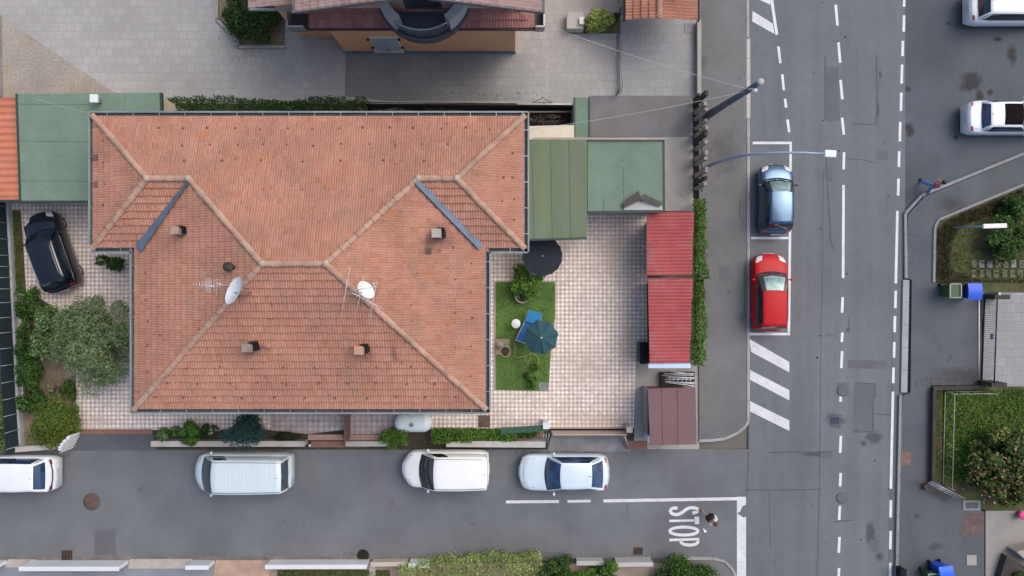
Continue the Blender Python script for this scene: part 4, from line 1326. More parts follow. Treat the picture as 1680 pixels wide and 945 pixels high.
# dark container beside the red shed
root = empty('dark_bin', P(1057, 580, 0), 'dark blue green storage bin against the red shed wall', 'bin')
a = MB(); a.pbox(1051, 563, 1066, 596, 0, 1.0); a.build('body', mat('dark_teal_plastic', (.012, .03, .035), .5), root, bevel=.03)
a = MB(); a.pbox(1050, 562, 1066, 597, 1.0, 1.06); a.build('lid', M['black'], root, bevel=.02)

# ================================================================== HOUSE AT THE TOP
bx0, bx1, by = -8.53, .16, 12.05
root = empty('house', ((bx0 + bx1) / 2, by + 6, 0), 'peach walled house with brown tiled roofs and a round balcony', 'house')
a = MB(); a.prism([(bx0, by), (bx1, by), (bx1, by + 12), (bx0, by + 12)], 0, 4.5); a.build('wall', M['peach'], root)
a = MB(); a.prism([(bx0 - .03, by - .04), (bx1 + .03, by - .04), (bx1 + .03, by), (bx0 - .03, by)], 0, .32); a.build('plinth', mat('blue_grey_plinth', (.15, .19, .24), .8, var=.1), root)
o = MB().box(-6.2, by - .01, .58, 2.25, 1.36, .06).build('window', M['white'], root)
s = MB()
for sx in (-1, 1):
    s.box(-6.2 + sx * .32, by - .05, .62, 2.2, .62, .05)
s.build('shutter', M['shutter'], o)
MB().box(-6.2, by - .09, .5, .57, 1.5, .2).build('sill', M['concrete_l'], o)
hh = MB()
for x, z in ((-6.95, .9), (-5.45, .9), (-6.95, 2.0), (-5.45, 2.0), (-6.2, .45)): hh.box(x, by - .08, z, z + .12, .12, .06)
hh.build('shutter_stop', M['black'], o)
EX0, EX1, EY, EZ = -9.06, 1.0, 11.6, 4.5
tile_mesh('skirt_roof', [([(EX0, EY), (EX1, EY), (EX1 - .8, EY + .85), (EX0 + .8, EY + .85)], (EX0, EY), (1, 0), (0, 1), .34),
                         ([(EX0, EY), (EX0 + .8, EY + .85), (EX0 + .8, EY + 8), (EX0, EY + 8)], (EX0, EY), (0, 1), (1, 0), .34),
                         ([(EX1, EY), (EX1 - .8, EY + .85), (EX1 - .8, EY + 8), (EX1, EY + 8)], (EX1, EY), (0, 1), (-1, 0), .34)], EZ, M['brown_tile'], root, cw=.24, ch=.34)
a = MB(); a.box((EX0 + EX1) / 2, EY - .02, EZ - .10, EZ + .02, EX1 - EX0 + .1, .12); a.box(EX0 - .02, EY + 4, EZ - .10, EZ + .02, .12, 8.1); a.box(EX1 + .02, EY + 4, EZ - .10, EZ + .02, .12, 8.1)
a.build('gutter', mat('dark_red_gutter', (.075, .04, .04), .6), root)
a = MB(); a.prism([(EX0 + .1, EY + .1), (EX1 - .1, EY + .1), (EX1 - .1, EY + 8), (EX0 + .1, EY + 8)], EZ - .12, EZ - .06); a.build('soffit', M['wood_d'], root)
a = MB(); a.prism([(EX0 + .78, 12.37), (EX1 - .78, 12.37), (EX1 - .78, 22), (EX0 + .78, 22)], EZ - .05, 7.4); a.build('upper_wall', M['pinkwall'], root)
# main gable roof, ridge running away from the street
gx0, gx1, gy, gz = -8.78, 1.21, 11.22, 7.3; gm = (gx0 + gx1) / 2
pt = .30
tile_mesh('roof', [([(gx0, gy), (gm, gy), (gm, gy + 10), (gx0, gy + 10)], (gx0, gy), (0, 1), (1, 0), pt), ([(gx1, gy), (gm, gy), (gm, gy + 10), (gx1, gy + 10)], (gx1, gy), (0, 1), (-1, 0), pt)], gz, M['pink_tile'], root, cw=.26, ch=.36)
a = MB()
zt = gz + pt * (gm - gx0)
for x0 in (gx0, gx1):
    v = [(x0, gy - .05, gz - .14), (gm, gy - .05, zt - .14), (gm, gy - .05, zt + .03), (x0, gy - .05, gz + .03)]
    v += [(x, y + .05, z) for x, y, z in v]
    a.add(v, [(0, 1, 2, 3), (7, 6, 5, 4), (0, 4, 5, 1), (1, 5, 6, 2), (2, 6, 7, 3), (3, 7, 4, 0)])
    a.box(x0 + (-.06 if x0 < gm else .06), gy + 5, gz - .12, gz + .03, .12, 10.1)
a.build('verge_board', mat('grey_verge', (.12, .125, .13), .7), root)
a = MB(); a.add([(gx0, gy + .02, gz - .1), (gm, gy + .02, zt - .1), (gx1, gy + .02, gz - .1), (gx1, gy + 10, gz - .1), (gm, gy + 10, zt - .1), (gx0, gy + 10, gz - .1)], [(0, 1, 4, 5), (1, 2, 3, 4)]); a.build('soffit', M['pinkwall'], root)
# lower wing roof at the far left
tile_mesh('wing_roof', [([(-11.3, 12.05), (-8.9, 12.05), (-8.9, 20), (-11.3, 20)], (-11.3, 12.05), (0, 1), (1, 0), .2)], 5.6, M['pink_tile'], root, cw=.26, ch=.36)
a = MB(); a.box(-10.1, 12.02, 5.45, 5.63, 2.5, .08); a.box(-11.32, 16, 5.45, 5.63, .08, 8); a.build('gutter', M['gutter'], root)
a = MB(); a.prism([(-10.9, 12.9), (-8.5, 12.9), (-8.5, 20), (-10.9, 20)], 0, 5.5); a.build('wing_wall', M['peach'], root)
# round balcony
cx, cy, Rb = -3.88, 13.05, 2.03
b = MB(); ns = 30; arc = [math.pi + math.pi * i / ns for i in range(ns + 1)]
b.prism([(cx + Rb * math.cos(t), cy + Rb * math.sin(t)) for t in arc], 4.5, 4.75); b.build('balcony_floor', mat('dark_balcony_tiles', (.055, .065, .085), .6, var=.2), root)
PG = mat('pale_grey_parapet', (.40, .42, .46), .85, var=.12)
for lo, hi in ((0, 9), (21, 30)):
    pb = MB()
    for i in range(lo, hi):
        q = []
        for t in (arc[i], arc[i + 1]): q.append([(cx + r_ * math.cos(t), cy + r_ * math.sin(t)) for r_ in (Rb - .38, Rb + .02)])
        pb.prism([q[0][0], q[0][1], q[1][1], q[1][0]], 4.75, 5.75)
    pb.build('balcony_parapet', PG, root)
ra = MB()
for i in range(9, 22):
    t = arc[i]; 
    for dt in (0, math.pi / ns / 2):
        x, y = cx + Rb * .97 * math.cos(t + dt), cy + Rb * .97 * math.sin(t + dt); ra.tube([(x, y, 4.75), (x, y, 5.7)], .014, 5)
ra.tube([(cx + Rb * .97 * math.cos(arc[i]), cy + Rb * .97 * math.sin(arc[i]), 5.72) for i in range(9, 22)], .035, 8)
ra.build('railing', mat('blue_grey_rail', (.30, .34, .40), .5, metal=.3), root)
kb_ = MB()
for i in range(30):
    q = []
    for t in (arc[i], arc[i + 1]): q.append([(cx + r_ * math.cos(t), cy + r_ * math.sin(t)) for r_ in (Rb + .021, Rb + .10)])
    kb_.prism([q[0][0], q[0][1], q[1][1], q[1][0]], 4.45, 4.85)
kb_.build('balcony_rim', mat('dark_grey_rim', (.07, .08, .09), .7), root)
MB().box(cx, 12.36, 4.76, 6.9, 1.6, .06).build('balcony_door', M['window'], root)
# side landings
for sx, x0, y0, x1, y1, lab in ((0, 477, 22, 503, 50, ''), (1, 878, 16, 892, 50, '')):
    z = 4.3
    a = MB(); a.pbox(x0, y0, x1, y1, z - .15, z)
    a.build('side_balcony', mat('dark_landing', (.05, .058, .064), .7), root)
    e = MB(); p0 = P(x0, y0, z); p1 = P(x1, y1, z)
    e.box(p0.x if sx == 0 else p1.x, (p0.y + p1.y) / 2, z, z + .5, .07, p0.y - p1.y); e.box((p0.x + p1.x) / 2, p1.y, z, z + .5, p1.x - p0.x, .07)
    e.build('side_rail', M['steel'], root)

# garage at the top right of the courtyard
gxa, gxb = P(1026, 30, 2.5), P(1144, 34, 2.5)
root = empty('garage', P(1085, 0, 0), 'small open garage with half brown and half orange clay tile roof by the driveway', 'garage')
gm_ = P(1083, 30, 2.9).x
yl = P(1084, 30, 2.7).y
tile_mesh('roof', [([(gxa.x, yl), (gm_, yl), (gm_, yl + 5), (gxa.x, yl + 5)], (gxa.x, yl), (0, 1), (1, 0), .16), ([(gxb.x, yl - .05), (gm_, yl - .05), (gm_, yl + 5), (gxb.x, yl + 5)], (gxb.x, yl), (0, 1), (-1, 0), .16)], 2.5, M['terracotta'], root, cw=.3, ch=.36, arch=.05)
a = MB(); zr_ = 2.5 + .16 * (gm_ - gxa.x); half_tiles(a, (gm_, yl + 5, zr_), (gm_, yl, zr_), w=.13); a.build('ridge_tiles', M['ridge'], root)
a = MB(); a.prism([(gxa.x + .2, yl + 2.6), (gxb.x - .2, yl + 2.6), (gxb.x - .2, yl + 5), (gxa.x + .2, yl + 5)], 0, 2.42); a.build('wall', M['concrete'], root)
a = MB(); a.box((gxa.x + gxb.x) / 2, yl + 2.58, .05, 2.1, 2.4, .06); a.build('door', M['wood_d'], root)
a = MB()
for v in (gxa, gxb): a.box(v.x + (-.05 if v is gxa else .05), yl + 2.5, 2.4, 2.53, .09, 5.1)
a.build('gutter', M['black'], root)

# ================================================================== WALLS AND FENCES
def low_wall(name, label, pts, h, w, m, capm=None, cat='wall', z0=0, group=None):
    """pts: pixel line at the wall's foot"""
    q = [P(x, y, z0) for x, y in pts]
    c = (q[0] + q[-1]) / 2
    root = empty(name, (c.x, c.y, z0), label, cat, group)
    a = MB(); b = MB()
    for p0, p1 in zip(q[:-1], q[1:]):
        d = p1 - p0; m_ = (p0 + p1) / 2
        a.box(m_.x, m_.y, z0 - .05, z0 + h, d.length, w, math.atan2(d.y, d.x))
        b.box(m_.x, m_.y, z0 + h, z0 + h + .05, d.length + .04, w + .06, math.atan2(d.y, d.x))
    a.build('wall', m, root); b.build('coping', capm or m, root)
    return root


def bar_fence(name, label, pts, h, m, step=.13, r=.012, z0=0, post=True, cat='fence', base=None):
    q = [P(x, y, z0) for x, y in pts]
    c = (q[0] + q[-1]) / 2
    root = empty(name, (c.x, c.y, z0), label, cat)
    a = MB(); rl = MB()
    for p0, p1 in zip(q[:-1], q[1:]):
        d = p1 - p0; n = max(2, int(d.length / step))
        for i in range(n + 1):
            p = p0 + d * i / n; a.tube([p + Vector((0, 0, .05)), p + Vector((0, 0, h))], r, 5)
        for zz in (.1, h - .06):
            rl.tube([p0 + Vector((0, 0, zz)), p1 + Vector((0, 0, zz))], r * 1.8, 6)
    a.build('bars', m, root); rl.build('rail', m, root)
    if post:
        for p in q:
            MB().tube([p, p + Vector((0, 0, h + .08))], r * 3, 8).build('post', m, root)
    return root


# dark green windbreak fence down the left boundary
root = empty('windbreak_fence', P(38, 530, 0), 'tall dark green windbreak net fence on a pale kerb along the left boundary', 'fence')
pts = [(17, 332), (22, 420), (25, 480), (29, 560), (33, 650), (39, 737)]
q = [P(x, y, 0) for x, y in pts]
a = MB(); b = MB(); kx = MB()
for p0, p1 in zip(q[:-1], q[1:]):
    d = p1 - p0; m_ = (p0 + p1) / 2; an = math.atan2(d.y, d.x)
    a.box(m_.x - .02, m_.y, .3, 1.2, d.length, .03, an); b.box(m_.x + .03, m_.y, 0, .32, d.length, .16, an)
a.build('net', M['net'], root); b.build('plinth', mat('pale_plinth', (.36, .38, .40), .8, var=.2), root)
for i in range(17):
    t = .02 + i * .06
    j = min(int(t * 5), 4); p = q[j].lerp(q[j + 1], t * 5 - j)
    MB().tube([(p.x + .05, p.y, 0), (p.x + .05, p.y, 1.28)], .018, 6).build('post', mat('grey_post', (.30, .34, .36), .5) if i == 0 else bpy.data.materials['grey_post'], root)
hedge('hedge', 'yellow green hedge beyond the windbreak fence at the left edge', [(-14, 580), (-8, 745)], .55, 1.3, [M['leaf_yellow'], M['leaf_green']], 2600, .07, mix=.3)

# courtyard boundary behind the house
root = empty('boundary_fence', P(620, 170, 0), 'black boundary fence with a white top rail between courtyard and house', 'fence')
b0, b1 = P(600, 180, 0), P(950, 183, 0)
a = MB(); d = b1 - b0; m_ = (b0 + b1) / 2
a.box(m_.x, m_.y, 0, 1.1, d.length, .05, math.atan2(d.y, d.x)); a.build('panel', M['blackhole'], root)
a = MB(); a.tube([P(848, 171, 1.12), P(941, 171, 1.12)], .03, 6); a.build('top_rail', M['white'], root)
a = MB(); a.tube([P(600, 168, 1.12), P(848, 170, 1.12)], .02, 6); a.build('dark_rail', M['black'], root)
for i in range(8):
    x = 615 + i * 46; MB().tube([P(x, 180, 0), P(x, 180, 0) + Vector((0, 0, 1.2))], .025, 6).build('post', M['wood_d'], root)
a = MB(); a.tube([P(822, 184, .6), P(940, 183, .6)], .05, 8)
tag(a.build('water_pipe', mat('grey_pipe', (.32, .32, .34), .6)), 'grey pipe lying behind the house along the black boundary fence', 'pipe')
a = MB(); a.tube([P(874, 168, 1.25), P(890, 161, 1.35), P(906, 168, 1.25)], .018, 6); a.tube([P(890, 161, 1.35), P(890, 158, 1.35)], .02, 6); a.tube([P(873, 168, 1.2), P(907, 168, 1.2)], .012, 5)
tag(a.build('wire_bracket', M['black']), 'small black triangular bracket on the white fence rail', 'bracket')
bar_fence('driveway_fence', 'thin dark metal fence down the left side of the driveway', [(1012, 62), (1012, 155)], .9, M['polegrey'], .14, .012)
bar_fence('driveway_gate', 'light grey mesh gate standing open along the driveway fence', [(1018, 82), (1018, 153)], .7, M['steel'], .09, .006, cat='gate')
low_wall('boundary_wall', 'low pale wall between driveway and pavement', [(1144, 38), (1144, 156)], .35, .14, M['concrete'])
a = MB(); a.tube([P(1015, 25, 0), P(1015, 25, 0) + Vector((0, 0, 1.0))], .03, 6); a.tube([P(1021, 21, .9), P(1013, 28, .9)], .02, 6)
tag(a.build('gate_post', M['black']), 'short black gate post beside the top garage', 'post')
low_wall('boundary_wall', 'thin grey wall along the left edge of the gravel triangle', [(1, 26), (3, 160)], .5, .12, M['kerb_dark'])

# side road: walls, gate pillars
low_wall('garden_wall', 'low wall with pale coping below the mossy shrubs at the far left', [(30, 734), (108, 728)], .55, .2, M['coping'], M['coping'])
low_wall('garden_wall', 'grey coped wall behind the minivan with shrubs over it', [(258, 724), (505, 724)], .55, .22, M['concrete'], M['coping'])
low_wall('garden_wall', 'pale grey coped wall behind the white panel van', [(735, 723), (893, 724)], .7, .24, M['concrete_l'], M['coping'])
low_wall('garden_wall', 'short piece of pale wall between the two brick thresholds', [(571, 725), (640, 725)], .4, .2, M['concrete'], M['coping'])
a = MB(); a.pbox(564, 678, 569, 724, 0, .9); tag(a.build('porch_divider', mat('brown_divider', (.17, .085, .07), .8)), 'brown dividing rail between the two tiled porches', 'divider')
root = empty('gate_leaf', P(128, 722, 0), 'white curved gate leaf standing open at the brick threshold', 'gate')
a = MB()
p0 = P(120, 733, 0); p1 = P(132, 711, 0)
for i in range(6):
    t = i / 5; x = p0.lerp(p1, t)
    a.box(x.x, x.y, .1, 1.0 + .25 * math.sin(t * math.pi), .16, .13, .6)
a.build('panel', M['whitewall'], root)
MB().tube([p0, p0 + Vector((0, 0, 1.2))], .05, 8).build('post', M['wood_d'], root)
root = empty('sliding_gate', P(960, 706, 0), 'grey sliding gate across the yard entrance beside the white post', 'gate')
a = MB(); c0, c1 = P(905, 707, .0), P(1024, 707, .0)
a.box((c0.x + c1.x) / 2, c0.y, .08, .95, c1.x - c0.x, .05); a.build('leaf', mat('pink_beige_gate', (.46, .36, .31), .7, var=.1), root)
a = MB(); a.box((c0.x + c1.x) / 2, c0.y + .09, 0.05, .10, c1.x - c0.x + 1, .08); a.build('track', M['black'], root)
a = MB(); c = P(896, 698, 1.2); a.box(c.x, c.y, 0, 1.25, .24, .24); a.box(c.x, c.y, 1.25, 1.3, .32, .32); tag(a.build('gate_pillar', M['whitewall']), 'white square gate pillar at the end of the planting bed', 'pillar')
a = MB(); c = P(1032, 704, 1.1); a.box(c.x, c.y, 0, 1.2, .22, .22); a.box(c.x, c.y, 1.2, 1.26, .3, .3); tag(a.build('gate_pillar', M['concrete']), 'grey gate pillar on the mauve shed side of the entrance', 'pillar')
a = MB()
for dx in (0, 5, 9): a.tube([P(901 - dx, 712, .8), P(897 - dx * .6, 734, .2)], .03, 6)
a.tube([P(1024, 713, .7), P(1032, 735, .3)], .05, 6)
tag(a.build('gate_stay', M['steel']), 'slanting steel gate stays beside the silver saloon', 'stay')
a = MB()
for i in range(7):
    x0, x1 = 822 + i * 11, 833 + i * 11
    a.pbox(x0, 702 - i * .7, x1, 712 - i * .8, .9 + .03 * i, 1.0 + .03 * i)
tag(a.build('green_screen', mat('green_shade_cloth', (.035, .10, .065), .8, var=.2)), 'strip of green shade cloth over the bed beside the white pillar', 'screen')

# walls along the bottom edge
wlab = [([(52, 921.5), (211, 921.5)], 'longest white rendered wall left of the beige threshold on the bottom edge', M['whitewall'], .85),
        ([(-60, 921.5), (12, 921.5)], 'white wall end cut off by the bottom left corner', M['whitewall'], .8),
        ([(316, 921.5), (352, 921.5)], 'shortest white wall piece between beige threshold and terracotta paving', M['whitewall'], .7),
        ([(444, 920.5), (606, 920)], 'white wall with rounded end in front of the dark manhole cover', M['whitewall'], .7),
        ([(612, 919.5), (670, 919)], 'cream low wall beside the pale speckled shrub', mat('cream_wall', (.52, .46, .38), .85, var=.1), .45),
        ([(674, 919), (706, 919)], 'white wall stub disappearing under the pale speckled shrub', M['whitewall'], .65),
        ([(945, 917), (988, 917)], 'whitish wall between two dark round shrubs at the bottom', M['concrete_l'], .5),
        ([(1008, 917), (1066, 916)], 'white wall beside the rusty drain with shrubs on both sides', M['concrete_l'], .7)]
for pts, lab, m, h in wlab: low_wall('street_wall', lab, pts, h, .16, m)
a = MB(); a.psheet([(14, 917.5), (60, 917.5), (50, 931), (6, 931)], .05); a.psheet([(213, 917), (316, 917), (316, 933), (210, 933)], .05); a.psheet([(606, 921), (616, 921), (616, 960), (606, 960)], .05)
struct('beige_threshold', a, mat('beige_sill_stone', (.42, .375, .33), .85, var=.15, scale=2, fine=.1))
a = MB(); a.psheet([(354, 919), (444, 919), (440, 960), (346, 960)], .04)
struct('terracotta_paving', a, mat('terracotta_pavers', (.43, .29, .22), .85, var=.22, scale=1.2, fine=.12))
a = MB(); a.psheet([(455, 935), (640, 935), (640, 975), (455, 975)], .03); struct('planting_bed', a, M['grass_soil'])
blades('grass', [(455, 935), (640, 935), (640, 960), (455, 960)], .05, 900, .07, [M['grass_d'], M['grass']], .3, .4)

# ------------------------------------------------------------------ right side: gate, fences
root = empty('slatted_gate', P(1612, 555, .1), 'long grey slatted gate across the concrete drive on the right', 'gate')
p0, p1 = P(1613, 487, .11), P(1608, 627, .11)
d = p1 - p0
a = MB()
for i in range(40):
    p = p0 + d * (i + .5) / 40; a.tube([p + Vector((0, 0, .12)), p + Vector((0, 0, 1.0))], .010, 5)
a.build('bars', M['polegrey'], root)
a = MB()
a.tube([p0 + Vector((0, 0, 1.02)), p1 + Vector((0, 0, 1.02))], .03, 6); a.tube([p0 + Vector((0, 0, .1)), p1 + Vector((0, 0, .1))], .045, 6)
a.build('rail', M['black'], root)
a = MB(); m_ = (p0 + p1) / 2; a.box(m_.x, m_.y + .2, .8, 1.0, .1, .3); a.build('lock_box', mat('blue_grey_lock', (.20, .24, .34), .5), root)
a = MB(); m_ = (p0 + p1) / 2
a.box(m_.x - .14, m_.y, .10, .14, .06, d.length); tag(a.build('gate_track', M['steel']), 'steel ground track in front of the slatted gate', 'gate track')
for p, lab in ((p0, 'dark post at the bin end of the slatted gate'), (p1, 'dark post at the lawn end of the slatted gate')):
    a = MB(); a.box(p.x + .25, p.y, .1, 1.15, .75, .22); tag(a.build('gate_pillar', M['wood_d']), lab, 'pillar')
a = MB(); c = P(1638, 482, 1.0); a.box(c.x, c.y, .1, 1.1, .12, .12); a.tube([c + Vector((0, 0, .1)), P(1700, 484, 1.1)], .015, 5); tag(a.build('wire_post', M['steel']), 'small pale post with a thin wire at the top of the concrete drive', 'post')
a = MB()
for pts in ([(1532, 638), (1612, 636)],):
    pass
low_wall('garden_wall', 'dark low wall along the lower edge of the grey entrance', [(1527, 636), (1610, 634)], .25, .12, M['wood_d'], cat='wall', z0=.1)
low_wall('garden_wall', 'dark stone edging down the pavement side of the lower lawn', [(1528, 640), (1526, 790)], .25, .12, M['wood_d'], M['wood_d'], z0=.1)
bar_fence('wire_fence', 'thin pale wire fence round the corner of the lower lawn', [(1612, 642), (1549, 642), (1545, 795)], .9, M['concrete_l'], .5, .007, z0=.1)
root = empty('tilted_gate', P(1545, 808, .1), 'grey metal gate leaf leaning open below the lower lawn', 'gate')
a = MB()
for i in range(3): a.tube([P(1522 + i * 3, 792 - i * 1, .5 + .25 * i), P(1577 + i * 3, 822 - i * 2, .5 + .25 * i)], .025, 6)
for i in range(5):
    t = i / 4; a.tube([P(1522 + 55 * t, 792 + 30 * t, .15), P(1528 + 55 * t, 790 + 28 * t, 1.05)], .018, 5)
a.build('leaf', M['steel'], root)
a = MB(); c = P(1527, 800, .5); a.box(c.x, c.y, .1, .35, .4, .3, .4); a.build('base', M['rust'], root)
# stepping stones
n = 0
lab_r = {0: 'upper', 1: 'lower'}
cols = []
for r, y, xs in ((0, 433, [1597, 1611, 1624, 1637, 1650, 1663, 1676]), (1, 449, [1597, 1611, 1622, 1634, 1648, 1661, 1674])):
    for i, x in enumerate(xs):
        c = P(x, y, .13)
        a = MB(); a.box(c.x, c.y, .092, .125 + random.uniform(0, .01), .27, .40, random.uniform(-.04, .04))
        if r == 0 and i in (1, 2, 5): mm = M['kerb_dark']
        else: mm = mat('mossy_stone', (.145, .14, .095), .9, var=.3, scale=3, fine=.2) if 'mossy_stone' not in bpy.data.materials else bpy.data.materials['mossy_stone']
        o = a.build('stepping_stone', mm, bevel=.01)
        tag(o, 'mossy stepping stone in the double row across the dim lawn', 'stepping stone', 'stepping stones in the lawn')
a = MB(); a.prism([P(x, y, .5).xy for x, y in [(1652, 912), (1700, 940), (1700, 990), (1640, 950)]], .1, .5); tag(a.build('dark_planter', M['wood_d']), 'dark timber planter cut off by the bottom right corner', 'planter')
a = MB(); a.prism([P(x, y, .8).xy for x, y in [(1668, 905), (1720, 890), (1730, 930), (1690, 925)]], .1, .8); tag(a.build('pale_slab', mat('beige_slab', (.38, .34, .29), .85, var=.15)), 'pale beige slab leaning at the right edge by the dark planter', 'slab')
a = MB(); c = P(1678, 846, .4); a.lathe((c.x, c.y, .11), [(.16, 0), (.2, .3), (.14, .32)], 12); tag(a.build('plastic_tub', mat('hot_pink_plastic', (.65, .06, .22), .5)), 'hot pink tub at the right edge under the flowering bush', 'tub')
# ================================================================== CARS
def car(label, px, py, rz, paint, L=4.2, W=1.76, Ht=1.48, zh=.92, zb=.97, hood=.22, ws=.42, rr=.86, rb=.94, roofw=.80, glass=None, boot=None, cat='car', name='parked_car',
        side=((.04, .94),), wsfrac=(.05, .95), rear_glass=True, nose=.16, tail=.10, sunshade=False, sunroof=None, ribs=0, tumble=1.0, mirrorm=None, lights=True, zroof_r=None, rails=False, spoiler=False, loc=None, rearlip=.86):
    c = loc if loc is not None else P(px, py, .65)
    root = empty(name, (c.x, c.y, 0), label, cat, None, rz)
    G = glass or M['glass']
    hw = W / 2
    boot = zb - .02 if boot is None else boot
    X = lambda t: L / 2 - t * L          # t = 0 at the nose

    def plan(t):
        s = 2 * t - 1
        a = abs(s)
        f = 1.0
        if a > .74: f = 1 - ((a - .74) / .26) ** 2.2 * (.20 if s < 0 else .15)
        return hw * f

    def bow(t):   # the ends are curved in plan
        if t < .25: return nose * (1 - t / .25) ** 1.0
        if t > .8: return -tail * ((t - .8) / .2)
        return 0

    zf = zh - .92
    prof = [(0, .62 + zf * .5), (.012, .70 + zf * .6), (min(.04, hood * .3), .77 + zf * .8), (min(.10, hood * .55), .84 + zf * .9), (hood * .75, zh - .02), (hood, zh), (hood + .06, zb), (.5, zb + .015), (rr, zb + .02), (max(rb, rr + .02), boot + (.02 if rb < .97 else 0)), (.985, boot - .05), (1.0, boot - .16)]

    def zt(t):
        for (a, za), (b, zb_) in zip(prof[:-1], prof[1:]):
            if t <= b: return za + (zb_ - za) * (t - a) / max(1e-6, b - a)
        return prof[-1][1]
    ring = [(0, 0.035), (.35, .032), (.68, .02), (.88, -.01), (.965, -.06), (1.0, -.17), (1.0, None), (.985, None), (.90, None)]
    ts = [0, .012, .03, .06, .10, .15, .2, .25, .3, .4, .5, .6, .7, .78, .84, .89, .93, .96, .985, 1.0]

    def ringpt(t, i, sgn):
        fy, dz = ring[i]
        y = plan(t) * fy
        if dz is not None: z = zt(t) + dz * (1 if t > .03 else .5)
        else: z = {6: .52, 7: .32, 8: .22}[i]
        x = X(t) - bow(t) * (fy ** 2)
        return (x, y * sgn, z)

    def top(t, fy):
        """body surface above plan station t at signed width fraction fy"""
        a = abs(fy); s = 1 if fy >= 0 else -1
        for i in range(5):
            f0, d0 = ring[i]; f1, d1 = ring[i + 1]
            if a <= f1:
                u = (a - f0) / (f1 - f0)
                p0 = Vector(ringpt(t, i, s)); p1 = Vector(ringpt(t, i + 1, s))
                return p0.lerp(p1, u)
        return Vector(ringpt(t, 5, s))
    b = MB(); nr = len(ring)
    V = []
    for t in ts:
        for i in range(nr - 1, 0, -1): V.append(ringpt(t, i, 1))
        for i in range(nr): V.append(ringpt(t, i, -1))
    m = 2 * nr - 1
    F = [(a * m + i, a * m + i + 1, (a + 1) * m + i + 1, (a + 1) * m + i) for a in range(len(ts) - 1) for i in range(m - 1)]
    F = [f[::-1] for f in F]
    b.add(V, F, 0, True)
    b.add([V[i] for i in range(m)], [tuple(range(m))], 0); b.add([V[(len(ts) - 1) * m + i] for i in range(m)], [tuple(range(m - 1, -1, -1))], 0)
    # greenhouse
    zr = Ht; zrr = zroof_r if zroof_r is not None else Ht - .03
    wb = hw * .945; wr = hw * roofw
    xb0, xr0, xr1, xb1 = X(hood), X(ws), X(rr), X(rb)
    bf, bR = .16 * (hw / .88), .06      # bow of the glass at its base and of the roof edge

    def edge_b(u, front):   # base edge, u -1..1 across
        return Vector(((xb0 - bf * u * u) if front else (xb1 + .05 * u * u), u * wb * (1 if front else .95), (zb - .005) if front else zt(rb) + .01))

    def edge_r(u, front):
        cr = .045 * (1 - u * u)
        return Vector(((xr0 - bR * u * u) if front else (xr1 + .04 * u * u), u * wr * (1 if front else .96), (zr if front else zrr) + cr - .03))

    def roofp(u, v):       # v 0 front .. 1 rear
        a = edge_r(u, True); c_ = edge_r(u, False); p = a.lerp(c_, v)
        p.z += .035 * math.sin(math.pi * v)
        p.y *= 1 + .02 * math.sin(math.pi * v)
        return p

    def wsp(u, v):         # v 0 base .. 1 roof
        p = edge_b(u, True).lerp(edge_r(u, True), v); p.z += .04 * math.sin(math.pi * v); p.x += .02 * math.sin(math.pi * v); return p

    def rgp(u, v):
        p = edge_b(u, False).lerp(edge_r(u, False), v); p.z += .04 * math.sin(math.pi * v) * tumble; p.x -= .02 * math.sin(math.pi * v); return p

    def sdp(s, v, w):      # v 0 front..1 rear along, w 0 belt..1 roof
        f0 = edge_b(s, True); f1 = edge_b(s, False); a = f0.lerp(f1, v); a.z = zb + .02 + (f1.z - zb) * max(0, (v - .8) / .2) * (1 if boot < zb else 0)
        a.y = s * (wb - .005) * (1 if v < .8 else 1 - .04 * (v - .8) / .2)
        c_ = roofp(s, v)
        p = a.lerp(c_, w); p.y += s * .035 * math.sin(math.pi * w)
        return p
    shell = MB()
    shell.grid(lambda u, v: roofp(2 * u - 1, 1 - v), 10, 12)
    if not sunshade: shell.grid(lambda u, v: wsp(2 * u - 1, 1 - v), 10, 4)
    shell.grid(lambda u, v: rgp(1 - 2 * u, 1 - v), 10, 4)
    for s in (1, -1): shell.grid((lambda s: lambda u, v: sdp(s, u if s < 0 else 1 - u, v))(s), 12, 4)
    for v_, f_, m_, s_ in [(shell.v, shell.f, shell.m, shell.s)]:
        b.add(v_, [f[::-1] if i < 0 else f for i, f in enumerate(f_)], 0, True)
    body = b.build('body', paint, root, local=True)
    bm = bmesh.new(); bm.from_mesh(body.data)
    bmesh.ops.remove_doubles(bm, verts=bm.verts, dist=.006)
    bmesh.ops.recalc_face_normals(bm, faces=bm.faces)
    for f in bm.faces: f.smooth = True
    bm.to_mesh(body.data); bm.free()
    ctr = Vector((0, 0, .7))

    def inset(fn, u0, u1, v0, v1, off, nu=8, nv=4, shape=None):
        """a patch lying on surface fn, lifted by off"""
        def f(u, v):
            uu, vv = u0 + (u1 - u0) * u, v0 + (v1 - v0) * v
            if shape: uu, vv = shape(u, v, uu, vv)
            e = .01
            p = fn(uu, vv); du = fn(uu + e, vv) - fn(uu - e, vv); dv = fn(uu, vv + e) - fn(uu, vv - e)
            n = du.cross(dv)
            n = n.normalized() if n.length > 1e-9 else Vector((0, 0, 1))
            if n.dot(p - ctr) < 0: n = -n
            return tuple(p + n * off)
        return f

    def glz(name, fn, m_, nu=10, nv=5, par=root):
        g = MB(); g.grid(fn, nu, nv); o = g.build(name, m_, par, local=True)
        return o
